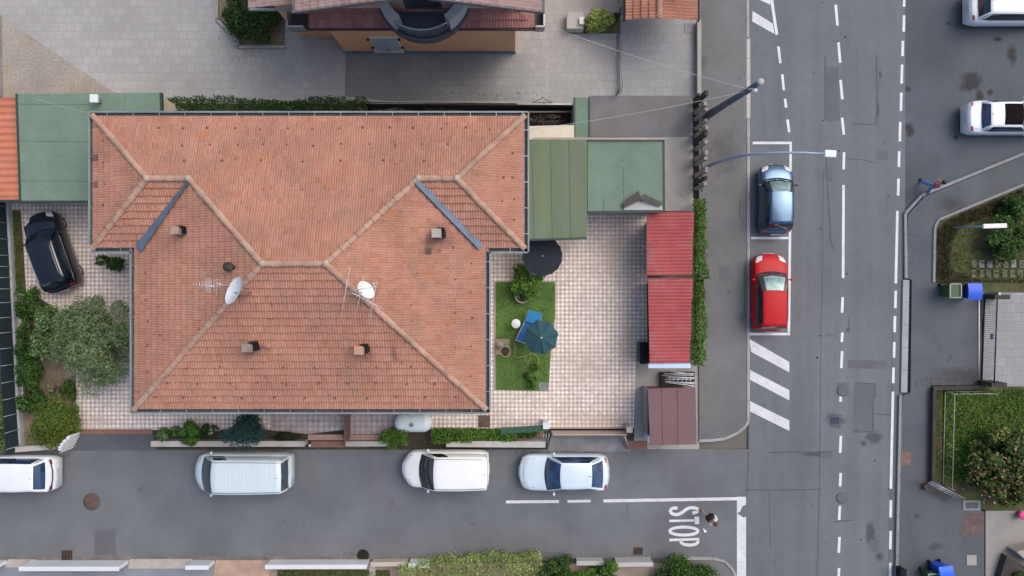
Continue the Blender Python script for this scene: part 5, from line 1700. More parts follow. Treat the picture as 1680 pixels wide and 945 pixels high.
    if sunshade:
        glz('dashboard', inset(wsp, -1, 1, 0, 1, -.05), M['trim'])
        glz('sunshade', inset(wsp, -.86, .62, .22, .98, -.02, shape=lambda u, v, uu, vv: (uu + (.16 * v if u < .5 else .12 * v), vv)), M['shade'])
        glz('windscreen', inset(wsp, -.97, .97, .02, .99, .006), M['clear'])
    else:
        glz('windscreen', inset(wsp, -.95, .95, .03, .985, .012), G)
    wi = MB(); wi.grid(inset(wsp, -.97, .97, -.02, .05, .016), 10, 1); 
    for u0 in (-.55, .05): wi.grid(inset(wsp, u0, u0 + .5, .06, .085, .02), 5, 1)
    wi.build('wiper', M['trim'], root, local=True)
    if rear_glass: glz('rear_window', inset(rgp, -.86, .86, .08, .93, .012), G)
    for s in (1, -1):
        g = MB()
        for a_, e_ in side:
            def shp(u, v, uu, vv):
                # the glass narrows towards the ends like the door frames
                lean = .35 * (1 - uu) ** 2 * 0
                return uu, vv
            g.grid(inset((lambda s: lambda u, v: sdp(s, u, v))(s), a_, e_, .05, .95, .012, shape=shp), 12, 4)
        g.build('side_window', G, root, local=True)
    if sunroof: glz('sunroof', inset(lambda u, v: roofp(u, v), -.86, .86, sunroof[0], sunroof[1], .008), M['sunroof'], par=root)
    # panel gaps, drawn as narrow dark strips let into the surface
    gp = MB()

    def strip(tf, w=.012):
        pts = [top(t, f) + Vector((0, 0, .004)) for t, f in tf]
        gp.ribbon(pts, w)
    if hood > .1:
        for s in (-1, 1): strip([(hood * .18, s * .74), (hood * .5, s * .80), (hood * .98, s * .88)])
        strip([(hood * .18, f / 10 * .74) for f in range(-10, 11, 2)])
    if rb < .95 and boot >= zb - .05:
        for s in (-1, 1): strip([(rb + .01, s * .80), (.985, s * .74)])
        strip([(.985, f / 10 * .74) for f in range(-10, 11, 2)])
    for s in ((-1, 1) if ribs or cat == 'van' else ()):   # roof drip channels
        pts = [roofp(s * .90, v / 16) + Vector((0, 0, .014)) for v in range(17)]
        gp.ribbon(pts, .022)
    gp.build('panel_gap', M['trim'], root, local=True)
    if lights:
        for s in (-1, 1):
            l = MB(); l.grid(lambda u, v: tuple(top(.012 + .085 * u * (1 if v > .3 else .8), s * (.55 + .36 * v)) + Vector((0, 0, .008))), 5, 4); l.build('headlight', M['lens'], root, local=True)
            l = MB(); l.grid(lambda u, v: tuple(top(.955 + .03 * u, s * (.66 + .28 * v)) + Vector((0, 0, .008))), 3, 4)
            l.build('tail_light', M['red_lens'], root, local=True)
    p = MB(); p.box(-L / 2 - .012 , 0, .62, .74, .02, .52); p.box(L / 2 + .012, 0, .40, .51, .02, .52); p.build('number_plate', M['plate'], root, local=True)
    for s in (-1, 1):
        q = MB(); mx = xb0 - .42 * (L / 4.2) if hood > .1 else xb0 - .35
        q.add(*_ball((mx, s * (hw + .10), zb + .07), (.06, .10, .065)), 0, True)
        q.tube([(mx, s * (hw - .03), zb + .02), (mx, s * (hw + .06), zb + .05)], .02, 6)
        q.build('mirror', mirrorm or paint, root, local=True)
    for xw in (X(.185), X(.80)):
        for s in (-1, 1):
            w = MB()
            v = []
            rw = .30
            rings = [(rw * .6, .095), (rw * .92, .10), (rw, .06), (rw, -.06), (rw * .92, -.10), (rw * .6, -.095)]
            for r_, yy in rings:
                for j in range(20):
                    t = 2 * math.pi * j / 20; v.append((xw + r_ * math.cos(t), s * (hw - .15) + yy, rw + r_ * math.sin(t)))
            f = [(i * 20 + j, i * 20 + (j + 1) % 20, (i + 1) * 20 + (j + 1) % 20, (i + 1) * 20 + j) for i in range(5) for j in range(20)]
            w.add(v, f, 0, True)
            o = w.build('wheel', M['tyre'], root, local=True)
            w = MB(); v = [(xw, s * (hw - .047), rw)] + [(xw + rw * .62 * math.cos(2 * math.pi * j / 20), s * (hw - .047), rw + rw * .62 * math.sin(2 * math.pi * j / 20)) for j in range(20)]
            w.add(v, [(0, 1 + j, 1 + (j + 1) % 20) for j in range(20)], 0); w.build('rim', M['rim'], o, local=True)
    a = MB(); ap = roofp(0, .92); a.tube([ap, ap + Vector((-.16, 0, .10))], .010, 5); a.build('antenna', M['trim'], root, local=True)
    if ribs:
        r_ = MB()
        for i in range(ribs):
            v0 = .18 + .7 * i / ribs + (.03 if i % 3 == 0 else 0)
            pts = [roofp(u / 6 * .8, v0) + Vector((0, 0, .008)) for u in range(-6, 7)]
            for a_, c_ in zip(pts[:-1], pts[1:]): r_.add([a_ + Vector((.03, 0, -.012)), c_ + Vector((.03, 0, -.012)), c_ + Vector((0, 0, .008)), a_ + Vector((0, 0, .008)), a_ + Vector((-.03, 0, -.012)), c_ + Vector((-.03, 0, -.012))], [(0, 1, 2, 3), (3, 2, 5, 4)], 0, True)
        r_.build('roof_ribs', paint, root, local=True)
    if rails:
        for s in (-1, 1):
            r_ = MB(); r_.tube([roofp(s * .9, .08) + Vector((0, 0, .02))] + [roofp(s * .9, v / 8) + Vector((0, 0, .095)) for v in range(1, 8)] + [roofp(s * .9, .96) + Vector((0, 0, .02))], .014, 6); r_.build('roof_rail', M['steel'], root, local=True)
    if spoiler:
        r_ = MB(); r_.grid(lambda u, v: tuple(edge_b(2 * u - 1, False) + Vector((.10 - .26 * v - .12 * (1 - (2 * u - 1) ** 2) + .06, 0, .07 - .03 * v))), 10, 2); r_.build('spoiler', paint, root, local=True)
        g_ = MB(); g_.ribbon([edge_b(u / 5, False) + Vector((-.20 - .12 * (1 - (u / 5) ** 2), 0, .03)) for u in range(-5, 6)], .06); g_.build('boot_gap', M['trim'], root, local=True)
    bp = MB()
    bp.ribbon([Vector(ringpt(0, 5, 1)) + Vector((-.02, 0, -.16)), Vector((L / 2 + .02, 0, .38)), Vector(ringpt(0, 5, -1)) + Vector((-.02, 0, -.16))], .06)
    bp.build('grille', M['trim'], root, local=True)
    return root


def _ball(c, r, nu=10, nv=7):
    v = []; f = []
    for j in range(nv + 1):
        p = math.pi * j / nv
        for i in range(nu):
            t = 2 * math.pi * i / nu
            v.append((c[0] + r[0] * math.sin(p) * math.cos(t), c[1] + r[1] * math.sin(p) * math.sin(t), c[2] + r[2] * math.cos(p)))
    for j in range(nv):
        for i in range(nu):
            f.append((j * nu + i, (j + 1) * nu + i, (j + 1) * nu + (i + 1) % nu, j * nu + (i + 1) % nu))
    return v, f


WH = car_paint('white_car_paint', (.80, .83, .86), 0, .3, .5)
WH2 = car_paint('white_van_paint', (.87, .88, .88), 0, .35, .4)
SB = car_paint('ice_silver_car_paint', (.68, .79, .87), .1, .28, .7)
SV = car_paint('silver_minivan_paint', (.68, .78, .83), .1, .32, .5)
RED = car_paint('red_car_paint', (.50, .012, .016), 0, .45, .06)
RED.node_tree.nodes['Principled BSDF'].inputs['Specular IOR Level'].default_value = .22
NAVY = car_paint('navy_metallic_paint', (.105, .165, .245), .93, .20, .15)
BLK = car_paint('black_car_paint', (.007, .010, .018), 0, .16, .5)
car('black hatchback parked at an angle on the tiles by the windbreak fence', 85, 413, R(109.5), BLK, L=4.15, W=1.74, Ht=1.52, hood=.24, ws=.42, rr=.88, rb=.965, roofw=.72, mirrorm=BLK, rails=True)
car('dark navy metallic hatchback parked nose up in the marked bay above the red car', 1272, 327, R(90), NAVY, L=3.55, W=1.66, Ht=1.50, hood=.215, ws=.42, rr=.865, rb=.94, sunshade=True, boot=.82, roofw=.69)
car('red hatchback parked nose up in the marked bay with a silver sunshade', 1262.5, 480, R(90), RED, L=3.92, W=1.68, Ht=1.42, hood=.235, ws=.47, rr=.92, rb=.975, sunshade=True, roofw=.69, boot=.80)
car('pale silver blue saloon parked by the yard gate', 925, 774.5, R(180), SB, L=4.52, W=1.80, Ht=1.44, hood=.285, ws=.45, rr=.785, rb=.935, glass=M['glass_blue'], boot=.98, roofw=.70)
car('plain white panel van parked behind the silver saloon', 731, 768, R(180), WH2, L=4.40, W=1.80, Ht=1.86, zh=1.06, zb=1.12, hood=.215, ws=.395, rr=.98, rb=.993, boot=1.10, roofw=.90, side=((.05, .28),), rear_glass=False, cat='van', name='panel_van', nose=.30, tail=.05)
car('silver blue passenger minivan with ribbed roof under the garden shrubs', 399, 774, R(180), SV, loc=Vector((-13.47, -9.2, 0)), L=4.92, W=1.86, Ht=1.95, zh=1.12, zb=1.18, hood=.115, ws=.275, rr=.958, rb=.982, boot=1.05, roofw=.88, side=((.03, .22), ), cat='van', name='minivan', ribs=8, glass=M['glass_grey'], nose=.22, tail=.06)
car('white hatchback cut off by the left edge of the side road', 25, 778, R(180), WH, loc=Vector((-24.9, -9.33, 0)), L=4.15, W=1.78, Ht=1.55, hood=.24, ws=.42, rr=.83, rb=.912, roofw=.76, glass=M['glass_blue'], boot=.95, spoiler=True)
car('white hatchback cut off by the top right corner of the forecourt', 1653, 12, R(180 + 180), WH, L=4.15, W=1.70, Ht=1.52, hood=.24, ws=.42, rr=.835, rb=.925, roofw=.76, spoiler=False)
car('white saloon with a black glass roof parked in the dark forecourt', 1653, 193.5, R(0), WH, L=4.35, W=1.64, Ht=1.40, hood=.27, ws=.44, rr=.80, rb=.865, roofw=.74, glass=M['glass_blue'], sunroof=(.0, .60), boot=.98)

# ================================================================== FURNITURE
def parasol(label, px, py, z, rpx, m, n=8, rot=.2, drop=.35, tip=True):
    c = P(px, py, z); r = rpx * k(z - drop * .6)
    root = empty('parasol', (c.x, c.y, 0.04), label, 'parasol')
    a = MB()
    rings = 5
    v = [(c.x, c.y, z)]
    for i in range(1, rings + 1):
        q = i / rings
        for j in range(n * 3):
            t = rot + 2 * math.pi * j / (n * 3)
            w = j % 3
            rr_ = r * q * (1 if w == 0 else (math.cos(math.pi / n) / math.cos(abs(2 * math.pi / n * (w / 3 - .5))) * (1 - .02 * q)))
            v.append((c.x + rr_ * math.cos(t), c.y + rr_ * math.sin(t), z - drop * q ** 1.25 + (0 if w == 0 or n > 8 else -.05 * q)))
    ns = n * 3
    f = [(0, 1 + j, 1 + (j + 1) % ns) for j in range(ns)]
    for i in range(rings - 1): f += [(1 + i * ns + j, 1 + (i + 1) * ns + j, 1 + (i + 1) * ns + (j + 1) % ns, 1 + i * ns + (j + 1) % ns) for j in range(ns)]
    a.add(v, f, 0, n > 8)
    cn = a.build('canopy', m, root)
    rb_ = MB()
    for j in range(0, n, 1 if n <= 8 else 2):
        t = rot + 2 * math.pi * j / n
        rb_.tube([(c.x, c.y, z - .03), (c.x + r * .97 * math.cos(t), c.y + r * .97 * math.sin(t), z - drop - .03)], .012, 5)
    rb_.build('ribs', M['steel'], root)
    MB().tube([(c.x, c.y, .05), (c.x, c.y, z + .04)], .025, 8).build('pole', M['white'], root)
    MB().lathe((c.x, c.y, .04), [(.26, 0), (.26, .06), (.06, .1)], 16).build('base', M['concrete'], root)
    if tip: MB().lathe((c.x, c.y, z), [(.035, 0), (.04, .05), (.01, .08)], 10).build('finial', M['white'], root)
    return root


parasol('teal octagonal parasol standing over the blue lounger', 888, 554, 2.25, 29.5, M['teal'])
parasol('round black parasol half tucked under the olive carport roof', 890, 420, 2.0, 33.5, mat('black_navy_canvas', (.016, .020, .032), .85, var=.15), 16, .1, .06, False)
root = empty('sun_lounger', P(867, 538, .05), 'bright blue sun lounger half under the teal parasol', 'sun lounger')
z = .42
a = MB(); q = [P(x, y, z) for x, y in [(861, 527), (884, 534), (869, 566), (846, 558)]]; a.prism([v.xy for v in q], z - .08, z); a.build('seat_pad', mat('mid_blue_fabric', (.012, .11, .36), .7, var=.2, scale=3), root, bevel=.02)
a = MB(); v0 = [P(861, 527, z + .02), P(884, 534, z + .02)]; v1 = [P(868, 508.5, z + .30), P(890.5, 515, z + .30)]
vv = [v0[0], v0[1], v1[1], v1[0]]; vv = vv + [p + Vector((0, 0, .07)) for p in vv]
a.add(vv, [(3, 2, 1, 0), (4, 5, 6, 7), (0, 1, 5, 4), (1, 2, 6, 5), (2, 3, 7, 6), (3, 0, 4, 7)]); a.build('backrest', M['bluecloth'], root, bevel=.02)
a = MB(); a.tube([P(868, 508.5, z + .28), P(861, 527, z), P(846, 558, z - .02)], .018, 6); a.tube([P(890, 515, z + .28), P(884, 534, z), P(869, 566, z - .02)], .018, 6); a.tube([P(846, 558, z - .02), P(869, 566, z - .02)], .018, 6); a.build('frame', M['white'], root)
for x, y in ((862, 527), (883, 533), (868, 563), (848, 556)):
    p = P(x, y, z); MB().tube([(p.x, p.y, .05), (p.x, p.y, z - .05)], .016, 6).build('leg', M['white'], root)
root = empty('side_table', P(846, 531, .05), 'small round white table on the lawn beside the blue lounger', 'table')
c = P(846.5, 531, .6)
MB().lathe((c.x, c.y, .57), [(.22, 0), (.235, .015), (.22, .03)], 24).build('tabletop', M['white'], root)
MB().tube([(c.x, c.y, .05), (c.x, c.y, .57)], .03, 8).build('stem', M['white'], root); MB().lathe((c.x, c.y, .05), [(.15, 0), (.14, .03)], 16).build('foot', M['white'], root)
a = MB(); a.pbox(813, 556, 836, 582, .05, .12); tag(a.build('paving_slab', mat('tan_slab', (.34, .27, .19), .9, var=.2)), 'tan paving slab on the edge of the lawn under the wicker chair', 'slab')
root = empty('stone_stool', P(821, 566, .12), 'round brown stool on the tan paving slab', 'stool'); c = P(821, 566, .5)
MB().lathe((c.x, c.y, .12), [(.14, 0), (.16, .15), (.14, .34)], 14).build('body', M['rust'], root); MB().lathe((c.x, c.y, .46), [(.17, 0), (.165, .05)], 14).build('seat', M['wood'], root)
root = empty('wicker_chair', P(830, 577, .12), 'yellowish wicker chair with hoop arms at the lawn edge', 'chair'); c = P(829, 576, .4)
WK = mat('wicker', (.36, .30, .12), .8, var=.3, scale=8)
MB().lathe((c.x, c.y, .38), [(.18, 0), (.20, .02), (.18, .04)], 14).build('seat', M['wood_d'], root)
a = MB(); a.tube([(c.x + .27 * math.cos(t), c.y + .27 * math.sin(t), .62 + .12 * math.sin(t * .5)) for t in [2 * math.pi * i / 20 for i in range(21)]], .022, 6); a.build('hoop', WK, root)
for i in range(4):
    t = .5 + i * math.pi / 2; MB().tube([(c.x + .2 * math.cos(t), c.y + .2 * math.sin(t), .12), (c.x + .25 * math.cos(t), c.y + .25 * math.sin(t), .64)], .014, 5).build('leg', WK, root)
a = MB(); a.tube([P(x, y, .09) for x, y in [(843, 560), (845, 575), (842, 584), (850, 587), (862, 584), (871, 580), (880, 583), (884, 592), (880, 600)]], .022, 6); a.tube([P(x, y, .09) for x, y in [(862, 584), (860, 592), (866, 594), (870, 588), (870, 582)]], .02, 6); a.tube([P(x, y, .1) for x, y in [(886, 529), (900, 530), (908, 531)]], .018, 6)
tag(a.build('garden_hose', M['hose']), 'yellow green garden hose looping across the lawn below the parasol', 'hose')
root = empty('plant_pot', P(857, 484, .05), 'wide round pot of earth under the bright green bush', 'plant pot'); c = P(857, 485, .35)
MB().lathe((c.x, c.y, .05), [(.28, 0), (.38, .35), (.40, .38), (.34, .38), (.33, .33)], 24).build('pot', mat('pale_stone_pot', (.36, .33, .29), .85, var=.2), root)
MB().lathe((c.x, c.y, .36), [(.33, 0), (.30, .03)], 20).build('earth', M['soil_dark'], root)
# tank
root = empty('storage_tank', P(678, 694, 0.03), 'oval white tank lying beside the porch wall', 'tank')
z = .62; c = P(678, 694, z); a = MB()
prof = []
L2, rt_ = .52, .42
v = []; ns = 24; st_ = [(-L2 - rt_ * math.cos(p), rt_ * math.sin(p)) for p in [math.pi / 2 * i / 7 for i in range(8)]]
st_ = st_ + [(-x, r_) for x, r_ in st_[::-1]]
for x, r_ in st_:
    for j in range(ns):
        t = 2 * math.pi * j / ns; v.append((c.x + x, c.y + max(r_, .001) * math.cos(t) * 1.08, z + max(r_, .001) * math.sin(t)))
a.add(v, [(i * ns + j, i * ns + (j + 1) % ns, (i + 1) * ns + (j + 1) % ns, (i + 1) * ns + j) for i in range(len(st_) - 1) for j in range(ns)], 0, True)
a.build('shell', M['tank'], root)
MB().lathe((c.x - .02, c.y - .02, z + .41), [(.10, 0), (.10, .05), (.07, .08)], 12).build('filler_cap', M['kerb_dark'], root)
for sx in (-1, 1): MB().box(c.x + sx * .45, c.y, .03, .35, .08, .6).build('leg', M['steel'], root)
for px, py, lab, m in ((508, 731, 'tiny white stone by the left brick threshold', M['white']), (614, 727, 'tiny white stone near the bright green shrub', M['white'])):
    c = P(px, py, .06); a = MB(); a.add(*_ball((c.x, c.y, .06), (.07, .06, .05)), 0, True); tag(a.build('white_stone', m), lab, 'stone')
# curved white scrap
c = P(1155.5, 870, .0)
a = MB(); a.add([P(1152, 866, .02), P(1154.5, 867, .06), P(1160, 872, .03), P(1157, 874, .02), P(1155, 873, .05)], [(0, 4, 1), (1, 4, 3), (1, 3, 2)]); a.add([P(1152, 866, .012), P(1154.5, 867, .012), P(1160, 872, .012), P(1157, 874, .012), P(1155, 873, .012)], [(0, 1, 2, 3, 4)])
tag(a.build('paper_scrap', M['white']), 'crumpled white scrap on the asphalt next to the letters', 'paper')

# wheelie bins
def bin_(label, px, py, h, m, lidm, w=.58, d=.72, rz=0, opened=False, dark=None):
    c = P(px, py, h / 2 + .1)
    root = empty('wheeled_bin', (c.x, c.y, .1), label, 'wheelie bin', None, rz)
    a = MB()
    b0, b1 = .78, 1.0
    v = [(x * w / 2 * b0, y * d / 2 * b0, .06) for x, y in ((-1, -1), (1, -1), (1, 1), (-1, 1))] + [(x * w / 2, y * d / 2, h) for x, y in ((-1, -1), (1, -1), (1, 1), (-1, 1))]
    a.add(v, [(3, 2, 1, 0), (0, 1, 5, 4), (1, 2, 6, 5), (2, 3, 7, 6), (3, 0, 4, 7), (4, 5, 6, 7)]); a.build('body', m, root, local=True, bevel=.02)
    a = MB()
    if opened:
        for sx, sy, lx, ly in ((-1, 0, .05, d), (1, 0, .05, d), (0, -1, w, .05), (0, 1, w, .05)): a.box(sx * w / 2, sy * d / 2, h, h + .06, lx, ly)
        a.build('rim', lidm, root, local=True)
    else:
        a.grid(lambda u, v_: ((u - .5) * (w + .08), (v_ - .5) * (d + .10), h + .02 + .07 * math.sin(math.pi * v_)), 4, 6)
        a.box(0, 0, h - .03, h + .02, w + .06, d + .08); a.build('lid', lidm, root, local=True)
    a = MB(); a.tube([(-w * .4, d / 2 + .08, h - .03), (w * .4, d / 2 + .08, h - .03)], .018, 6); a.build('handle', m, root, local=True)
    for sx in (-1, 1):
        a = MB(); a.tube([(sx * w * .42 - .03, d * .42, .1), (sx * w * .42 + .03, d * .42, .1)], .1, 12); a.build('wheel', M['tyre'], root, local=True)
    return root


PALE = mat('pale_green_rim', (.30, .36, .26), .6)
bin_('open green bin with pale rim at the corner of the dim lawn', 1557, 477, .95, M['bin_green'], PALE, .55, .68, 0, True)
bin_('blue wheelie bin beside the open green bin at the gate', 1588, 478, 1.0, M['bin_blue_d'], M['bin_blue'], .62, .72)
bin_('blue wheelie bin with rounded lid at the bottom edge of the pavement', 1542, 936, 1.0, M['bin_blue'], mat('bright_blue_lid', (.01, .13, .75), .4), .62, .74, .1)
bin_('green bin with open pale rim at the bottom edge beside the blue bin', 1523, 944, .8, M['bin_green'], PALE, .50, .5, 0, True)
a = MB(); c = P(1480, 941, .5); a.box(c.x, c.y, .12, .6, .22, .5); a.box(c.x, c.y, .6, .66, .28, .56); tag(a.build('small_crate', M['black']), 'small black box at the kerb on the bottom edge', 'box')

# ================================================================== POLES, LAMPS, WIRES
root = empty('utility_pole', P(1160, 190, .12), 'dark blue grey utility pole leaning over the pavement with cables', 'utility pole')
b = P(1160, 190, .12); t = P(1244, 137, 7.6)
MB().tube([b, b.lerp(t, .5), t], [.20, .15, .11], 12).build('pole', M['polegrey'], root)
a = MB(); a.tube([P(1236, 146, 7.2), P(1240, 150, 7.0)], .07, 8); a.tube([P(1228, 147, 7.0), P(1238, 144, 7.2), P(1242, 148, 7.1)], .03, 6); a.build('insulator', M['white'], root)
a = MB()
for f in (.45, .55, .72, .85):
    p = b.lerp(t, f); a.box(p.x + .05, p.y - .12, p.z - .05, p.z + .05, .3, .05, .6)
a.build('crossarm', mat('teal_bracket', (.10, .16, .22), .6), root)
a = MB(); c = P(1248, 134, 7.8); a.add(*_ball(c, (.14, .14, .08)), 0, True); a.build('cap', M['concrete_l'], root)
root = empty('street_lamp', P(1157, 275, .12), 'tall street lamp whose pale blue arm curves over the parked cars', 'street lamp')
pts = [P(1157, 275, .12), P(1172, 268, 1.6), P(1190, 262, 3.3), P(1210, 256.5, 4.9), P(1238, 252.5, 6.1), P(1280, 250.5, 6.6), P(1320, 250.5, 6.75), P(1352, 252, 6.8)]
MB().tube(pts, [.085, .08, .075, .07, .055, .05, .045, .04], 10).build('pole', M['lamparm'], root)
a = MB(); c = P(1362, 252.3, 6.8); a.box(c.x, c.y, 6.76, 6.86, .48, .30, -.05); a.build('lamp_head', mat('white_lamp_housing', (.72, .78, .78), .4), root, bevel=.03)
root = empty('garden_lamp', P(1560, 374, .1), 'lamp post with a long white head in the dim garden', 'street lamp')
MB().tube([P(1560, 374, .1), P(1604, 372, 2.1), P(1612, 371.5, 2.45)], [.06, .05, .04], 8).build('pole', M['lamparm'], root)
a = MB(); v0, v1 = P(1611, 371.5, 2.5), P(1652, 370, 2.6); m_ = (v0 + v1) / 2; a.box(m_.x, m_.y, 2.5, 2.62, (v1 - v0).length, .22, math.atan2((v1 - v0).y, (v1 - v0).x)); a.build('lamp_head', M['white'], root, bevel=.03)


def cable(name, label, a, b, sag, r=.012):
    a, b = Vector(a), Vector(b)
    pts = [a.lerp(b, i / 16) - Vector((0, 0, sag * 4 * (i / 16) * (1 - i / 16))) for i in range(17)]
    o = MB().tube(pts, r, 5).build(name, mat('pale_cable', (.50, .52, .53), .6) if 'pale_cable' not in bpy.data.materials else bpy.data.materials['pale_cable'])
    return tag(o, label, 'cable')


cable('overhead_cable', 'thin pale cable from the utility pole over the driveway to the peach house', P(1226, 146, 6.9), P(888, 38, 4.5), .35, .010)
cable('overhead_cable', 'thin pale cable from the utility pole over the dark flat roof to the house corner', P(1222, 150, 6.5), P(864, 213, 5.5), .5, .008)
cable('overhead_cable', 'short cable across the green lean-to roof at upper left', P(50, 160, 4.0), P(152, 187, 5.5), .25, .008)

# ================================================================== PLANTS
bush('olive_tree', 'large grey green tree with feathery crown beside the left wall of the house', 'tree', 157, 566, 76, 84, 3.4, [M['leaf_olive'], M['leaf_green']], 24000, .085, mix=.12, z0=.05, clumps=60, cr=.23, up=.35, aspect=.26)
bush('shrub', 'smaller dark green shrub between the feathery tree and the windbreak fence', 'shrub', 84, 545, 40, 58, 2.0, [M['leaf_green'], M['leaf_olive']], 5600, .07, mix=.4, clumps=22, cr=.32)
bush('shrub', 'mossy yellow green bush in the bottom left garden corner', 'shrub', 86, 692, 50, 46, 1.2, [M['leaf_moss'], M['leaf_green']], 6500, .055, mix=.25, clumps=26, cr=.34)
for i, (x, y, r1_, r2_) in enumerate([(46, 500, 24, 34), (44, 556, 19, 36), (48, 612, 22, 36), (52, 658, 22, 26)]):
    bush('fence_shrub', ['narrow dark shrub against the windbreak fence nearest the black car', 'narrow dark shrub on the fence level with the middle of the tree', 'narrow dark shrub on the fence below the tree', 'narrow dark shrub on the fence above the mossy bush'][i], 'shrub', x, y, r1_, r2_, 1.1, [M['leaf_dark'], M['leaf_green']], 3200, .06, mix=.4)
bush('shrub', 'low dark green plant between the feathery tree and the mossy bush', 'shrub', 112, 640, 16, 20, .6, [M['leaf_green'], M['leaf_dark']], 1100, .06, mix=.4)
bush('shrub', 'pale dry plant on the bare soil below the feathery tree', 'shrub', 86, 637, 9, 9, .4, [M['leaf_dry'], M['leaf_lime']], 160, .06, mix=.3)
bush('shrub', 'dark shrub in the corner between the house and the black car', 'shrub', 183, 431, 26, 15, 1.0, [M['leaf_dark'], M['leaf_green']], 1900, .055, mix=.35)
blades('grass', [(22, 350), (34, 350), (42, 480), (24, 480)], .06, 900, .05, [M['grass_d'], M['leaf_moss']], .12, .5)
blades('weeds', [(40, 480), (70, 492), (95, 508), (112, 535), (90, 560), (66, 600), (66, 660), (40, 660)], .06, 3600, .06, [M['leaf_dark'], M['leaf_green']], .25, .4)
blades('weeds', [(70, 650), (125, 640), (125, 720), (60, 730)], .06, 900, .05, [M['leaf_moss'], M['grass_d']], .15, .4)
hedge('hedge', 'dark clipped hedge between the courtyard and the back of the house', [(272, 173), (604, 176)], .85, 1.2, [M['leaf_dark'], M['leaf_green']], 7500, .055, mix=.28)
bush('dry_shrub', 'leafless pale twiggy shrubs behind the house along the black fence', 'shrub', 640, 182, 36, 9, .7, [M['leaf_dry']], 900, .05)
bush('dry_shrub', 'grey twiggy growth behind the house nearer the grey pipe', 'shrub', 728, 182, 40, 8, .6, [M['leaf_dry'], M['leaf_dark']], 800, .045, mix=.4)
bush('dry_shrub', 'dark brown dried hedge above the cream awning', 'shrub', 898, 196, 42, 10, .8, [M['leaf_dry'], M['soil_dark']], 1200, .05, mix=.4)
# courtyard bed at the top
a = MB(); a.psheet([(357, -60), (467, -60), (467, 77), (391, 77), (391, 68), (357, 33)], .02); struct('planting_bed', a, M['soil'])
low_wall('bed_kerb', 'pale kerb round the dark shrub bed in the courtyard', [(357, -40), (357, 33), (391, 69), (391, 78), (468, 78)], .08, .08, M['concrete'])
bush('shrub', 'big dark shrub filling the courtyard bed beside the peach house', 'shrub', 416, 22, 54, 50, 1.5, [M['leaf_dark'], M['leaf_green']], 9500, .065, mix=.2, clumps=34, cr=.33)
a = MB(); a.pbox(930, 20, 958, 47, 0, .55); tag(a.build('planter_box', M['concrete_l'], bevel=.02), 'whitish planter box beside the round yellow green bush', 'planter')
a = MB(); a.pbox(951, 28, 959, 39, .55, .75); tag(a.build('white_box', M['white']), 'small white box on the whitish planter', 'box')
a = MB(); a.psheet([(930, 47), (1018, 20), (1018, 55), (930, 55)], .012); struct('planting_bed', a, M['grass_soil'])
bush('shrub', 'round yellow green bush in the driveway bed', 'shrub', 982, 35, 25, 20, 1.1, [M['leaf_lime'], M['leaf_yellow']], 3000, .06, mix=.5, cr=.45)
bush('shrub', 'small dark plant between the yellow green bush and the top garage', 'shrub', 1008, 29, 9, 9, .7, [M['leaf_dark']], 500, .05)
# yard
bush('shrub', 'lush bright green bush over the round pot beside the black parasol', 'shrub', 862, 462, 34, 30, 1.3, [M['leaf_bright'], M['leaf_green']], 2300, .09, mix=.35, clumps=18)
bush('shrub', 'small feathery plant at the foot of the lawn', 'shrub', 875, 626, 9, 15, .7, [M['leaf_green'], M['leaf_bright']], 420, .07, mix=.4)
bush('shrub', 'little dark potted plant on the lawn beneath the parasol', 'shrub', 878, 602, 7, 7, .5, [M['leaf_dark'], M['leaf_moss']], 260, .05, mix=.5)
bush('shrub', 'reddish stemmed little plant near the foot of the lawn', 'shrub', 864, 616, 6, 6, .4, [M['leaf_red'], M['leaf_green']], 160, .05, mix=.5)
blades('grass', [(813, 464), (910, 464), (908, 520), (903, 560), (898, 640), (814, 638)], .045, 5200, .035, [M['grass'], M['grass_d']], .05, .4)
hedge('hedge', 'long bright hedge between the red sheds and the pavement', [(1151, 326), (1149, 420), (1150, 500), (1146, 600)], .55, 1.3, [M['leaf_green'], M['leaf_bright']], 5600, .055, mix=.4)
# street bed
bush('shrub', 'round green shrub over the coped wall left of the blue green conifer', 'shrub', 306, 711, 27, 23, 1.3, [M['leaf_green']], 2400, .06)
bush('shrub', 'small grey green shrub at the left end of the street bed', 'shrub', 268, 713, 15, 13, .8, [M['leaf_olive'], M['leaf_green']], 900, .055, mix=.4)
bush('shrub', 'dark leafless looking shrub between the round shrub and the conifer', 'shrub', 342, 706, 16, 16, .8, [M['leaf_dark']], 800, .06)
bush('shrub', 'tiny cluster of white flowers in the street bed', 'flowers', 351, 707, 7, 7, .9, [M['flower_w'], M['leaf_green']], 70, .06, mix=.4)
bush('conifer', 'dense blue green conifer overhanging the minivan', 'tree', 404, 707, 38, 29, 2.6, [M['leaf_blue']], 6500, .05, clumps=26, cr=.42)
bush('shrub', 'low dark shrub in the bed beside the left porch', 'shrub', 472, 714, 28, 9, .5, [M['leaf_dark'], M['leaf_red']], 1200, .05, mix=.25)
bush('shrub', 'bright mid green shrub under the end of the oval tank', 'shrub', 648, 718, 25, 19, 1.2, [M['leaf_green'], M['leaf_bright']], 2600, .055, mix=.5)
hedge('hedge', 'bright green planted hedge behind the white panel van', [(708, 716), (848, 715)], .62, .9, [M['leaf_bright'], M['leaf_green']], 3000, .06, mix=.45)
bush('shrub', 'dark green plants at the right end of the hedge by the shade cloth', 'shrub', 858, 712, 26, 8, .7, [M['leaf_green'], M['leaf_dark']], 900, .06, mix=.4)
a = MB(); a.psheet([(852, 708), (893, 706), (893, 723), (852, 723)], .05); struct('garden_soil', a, M['soil'])
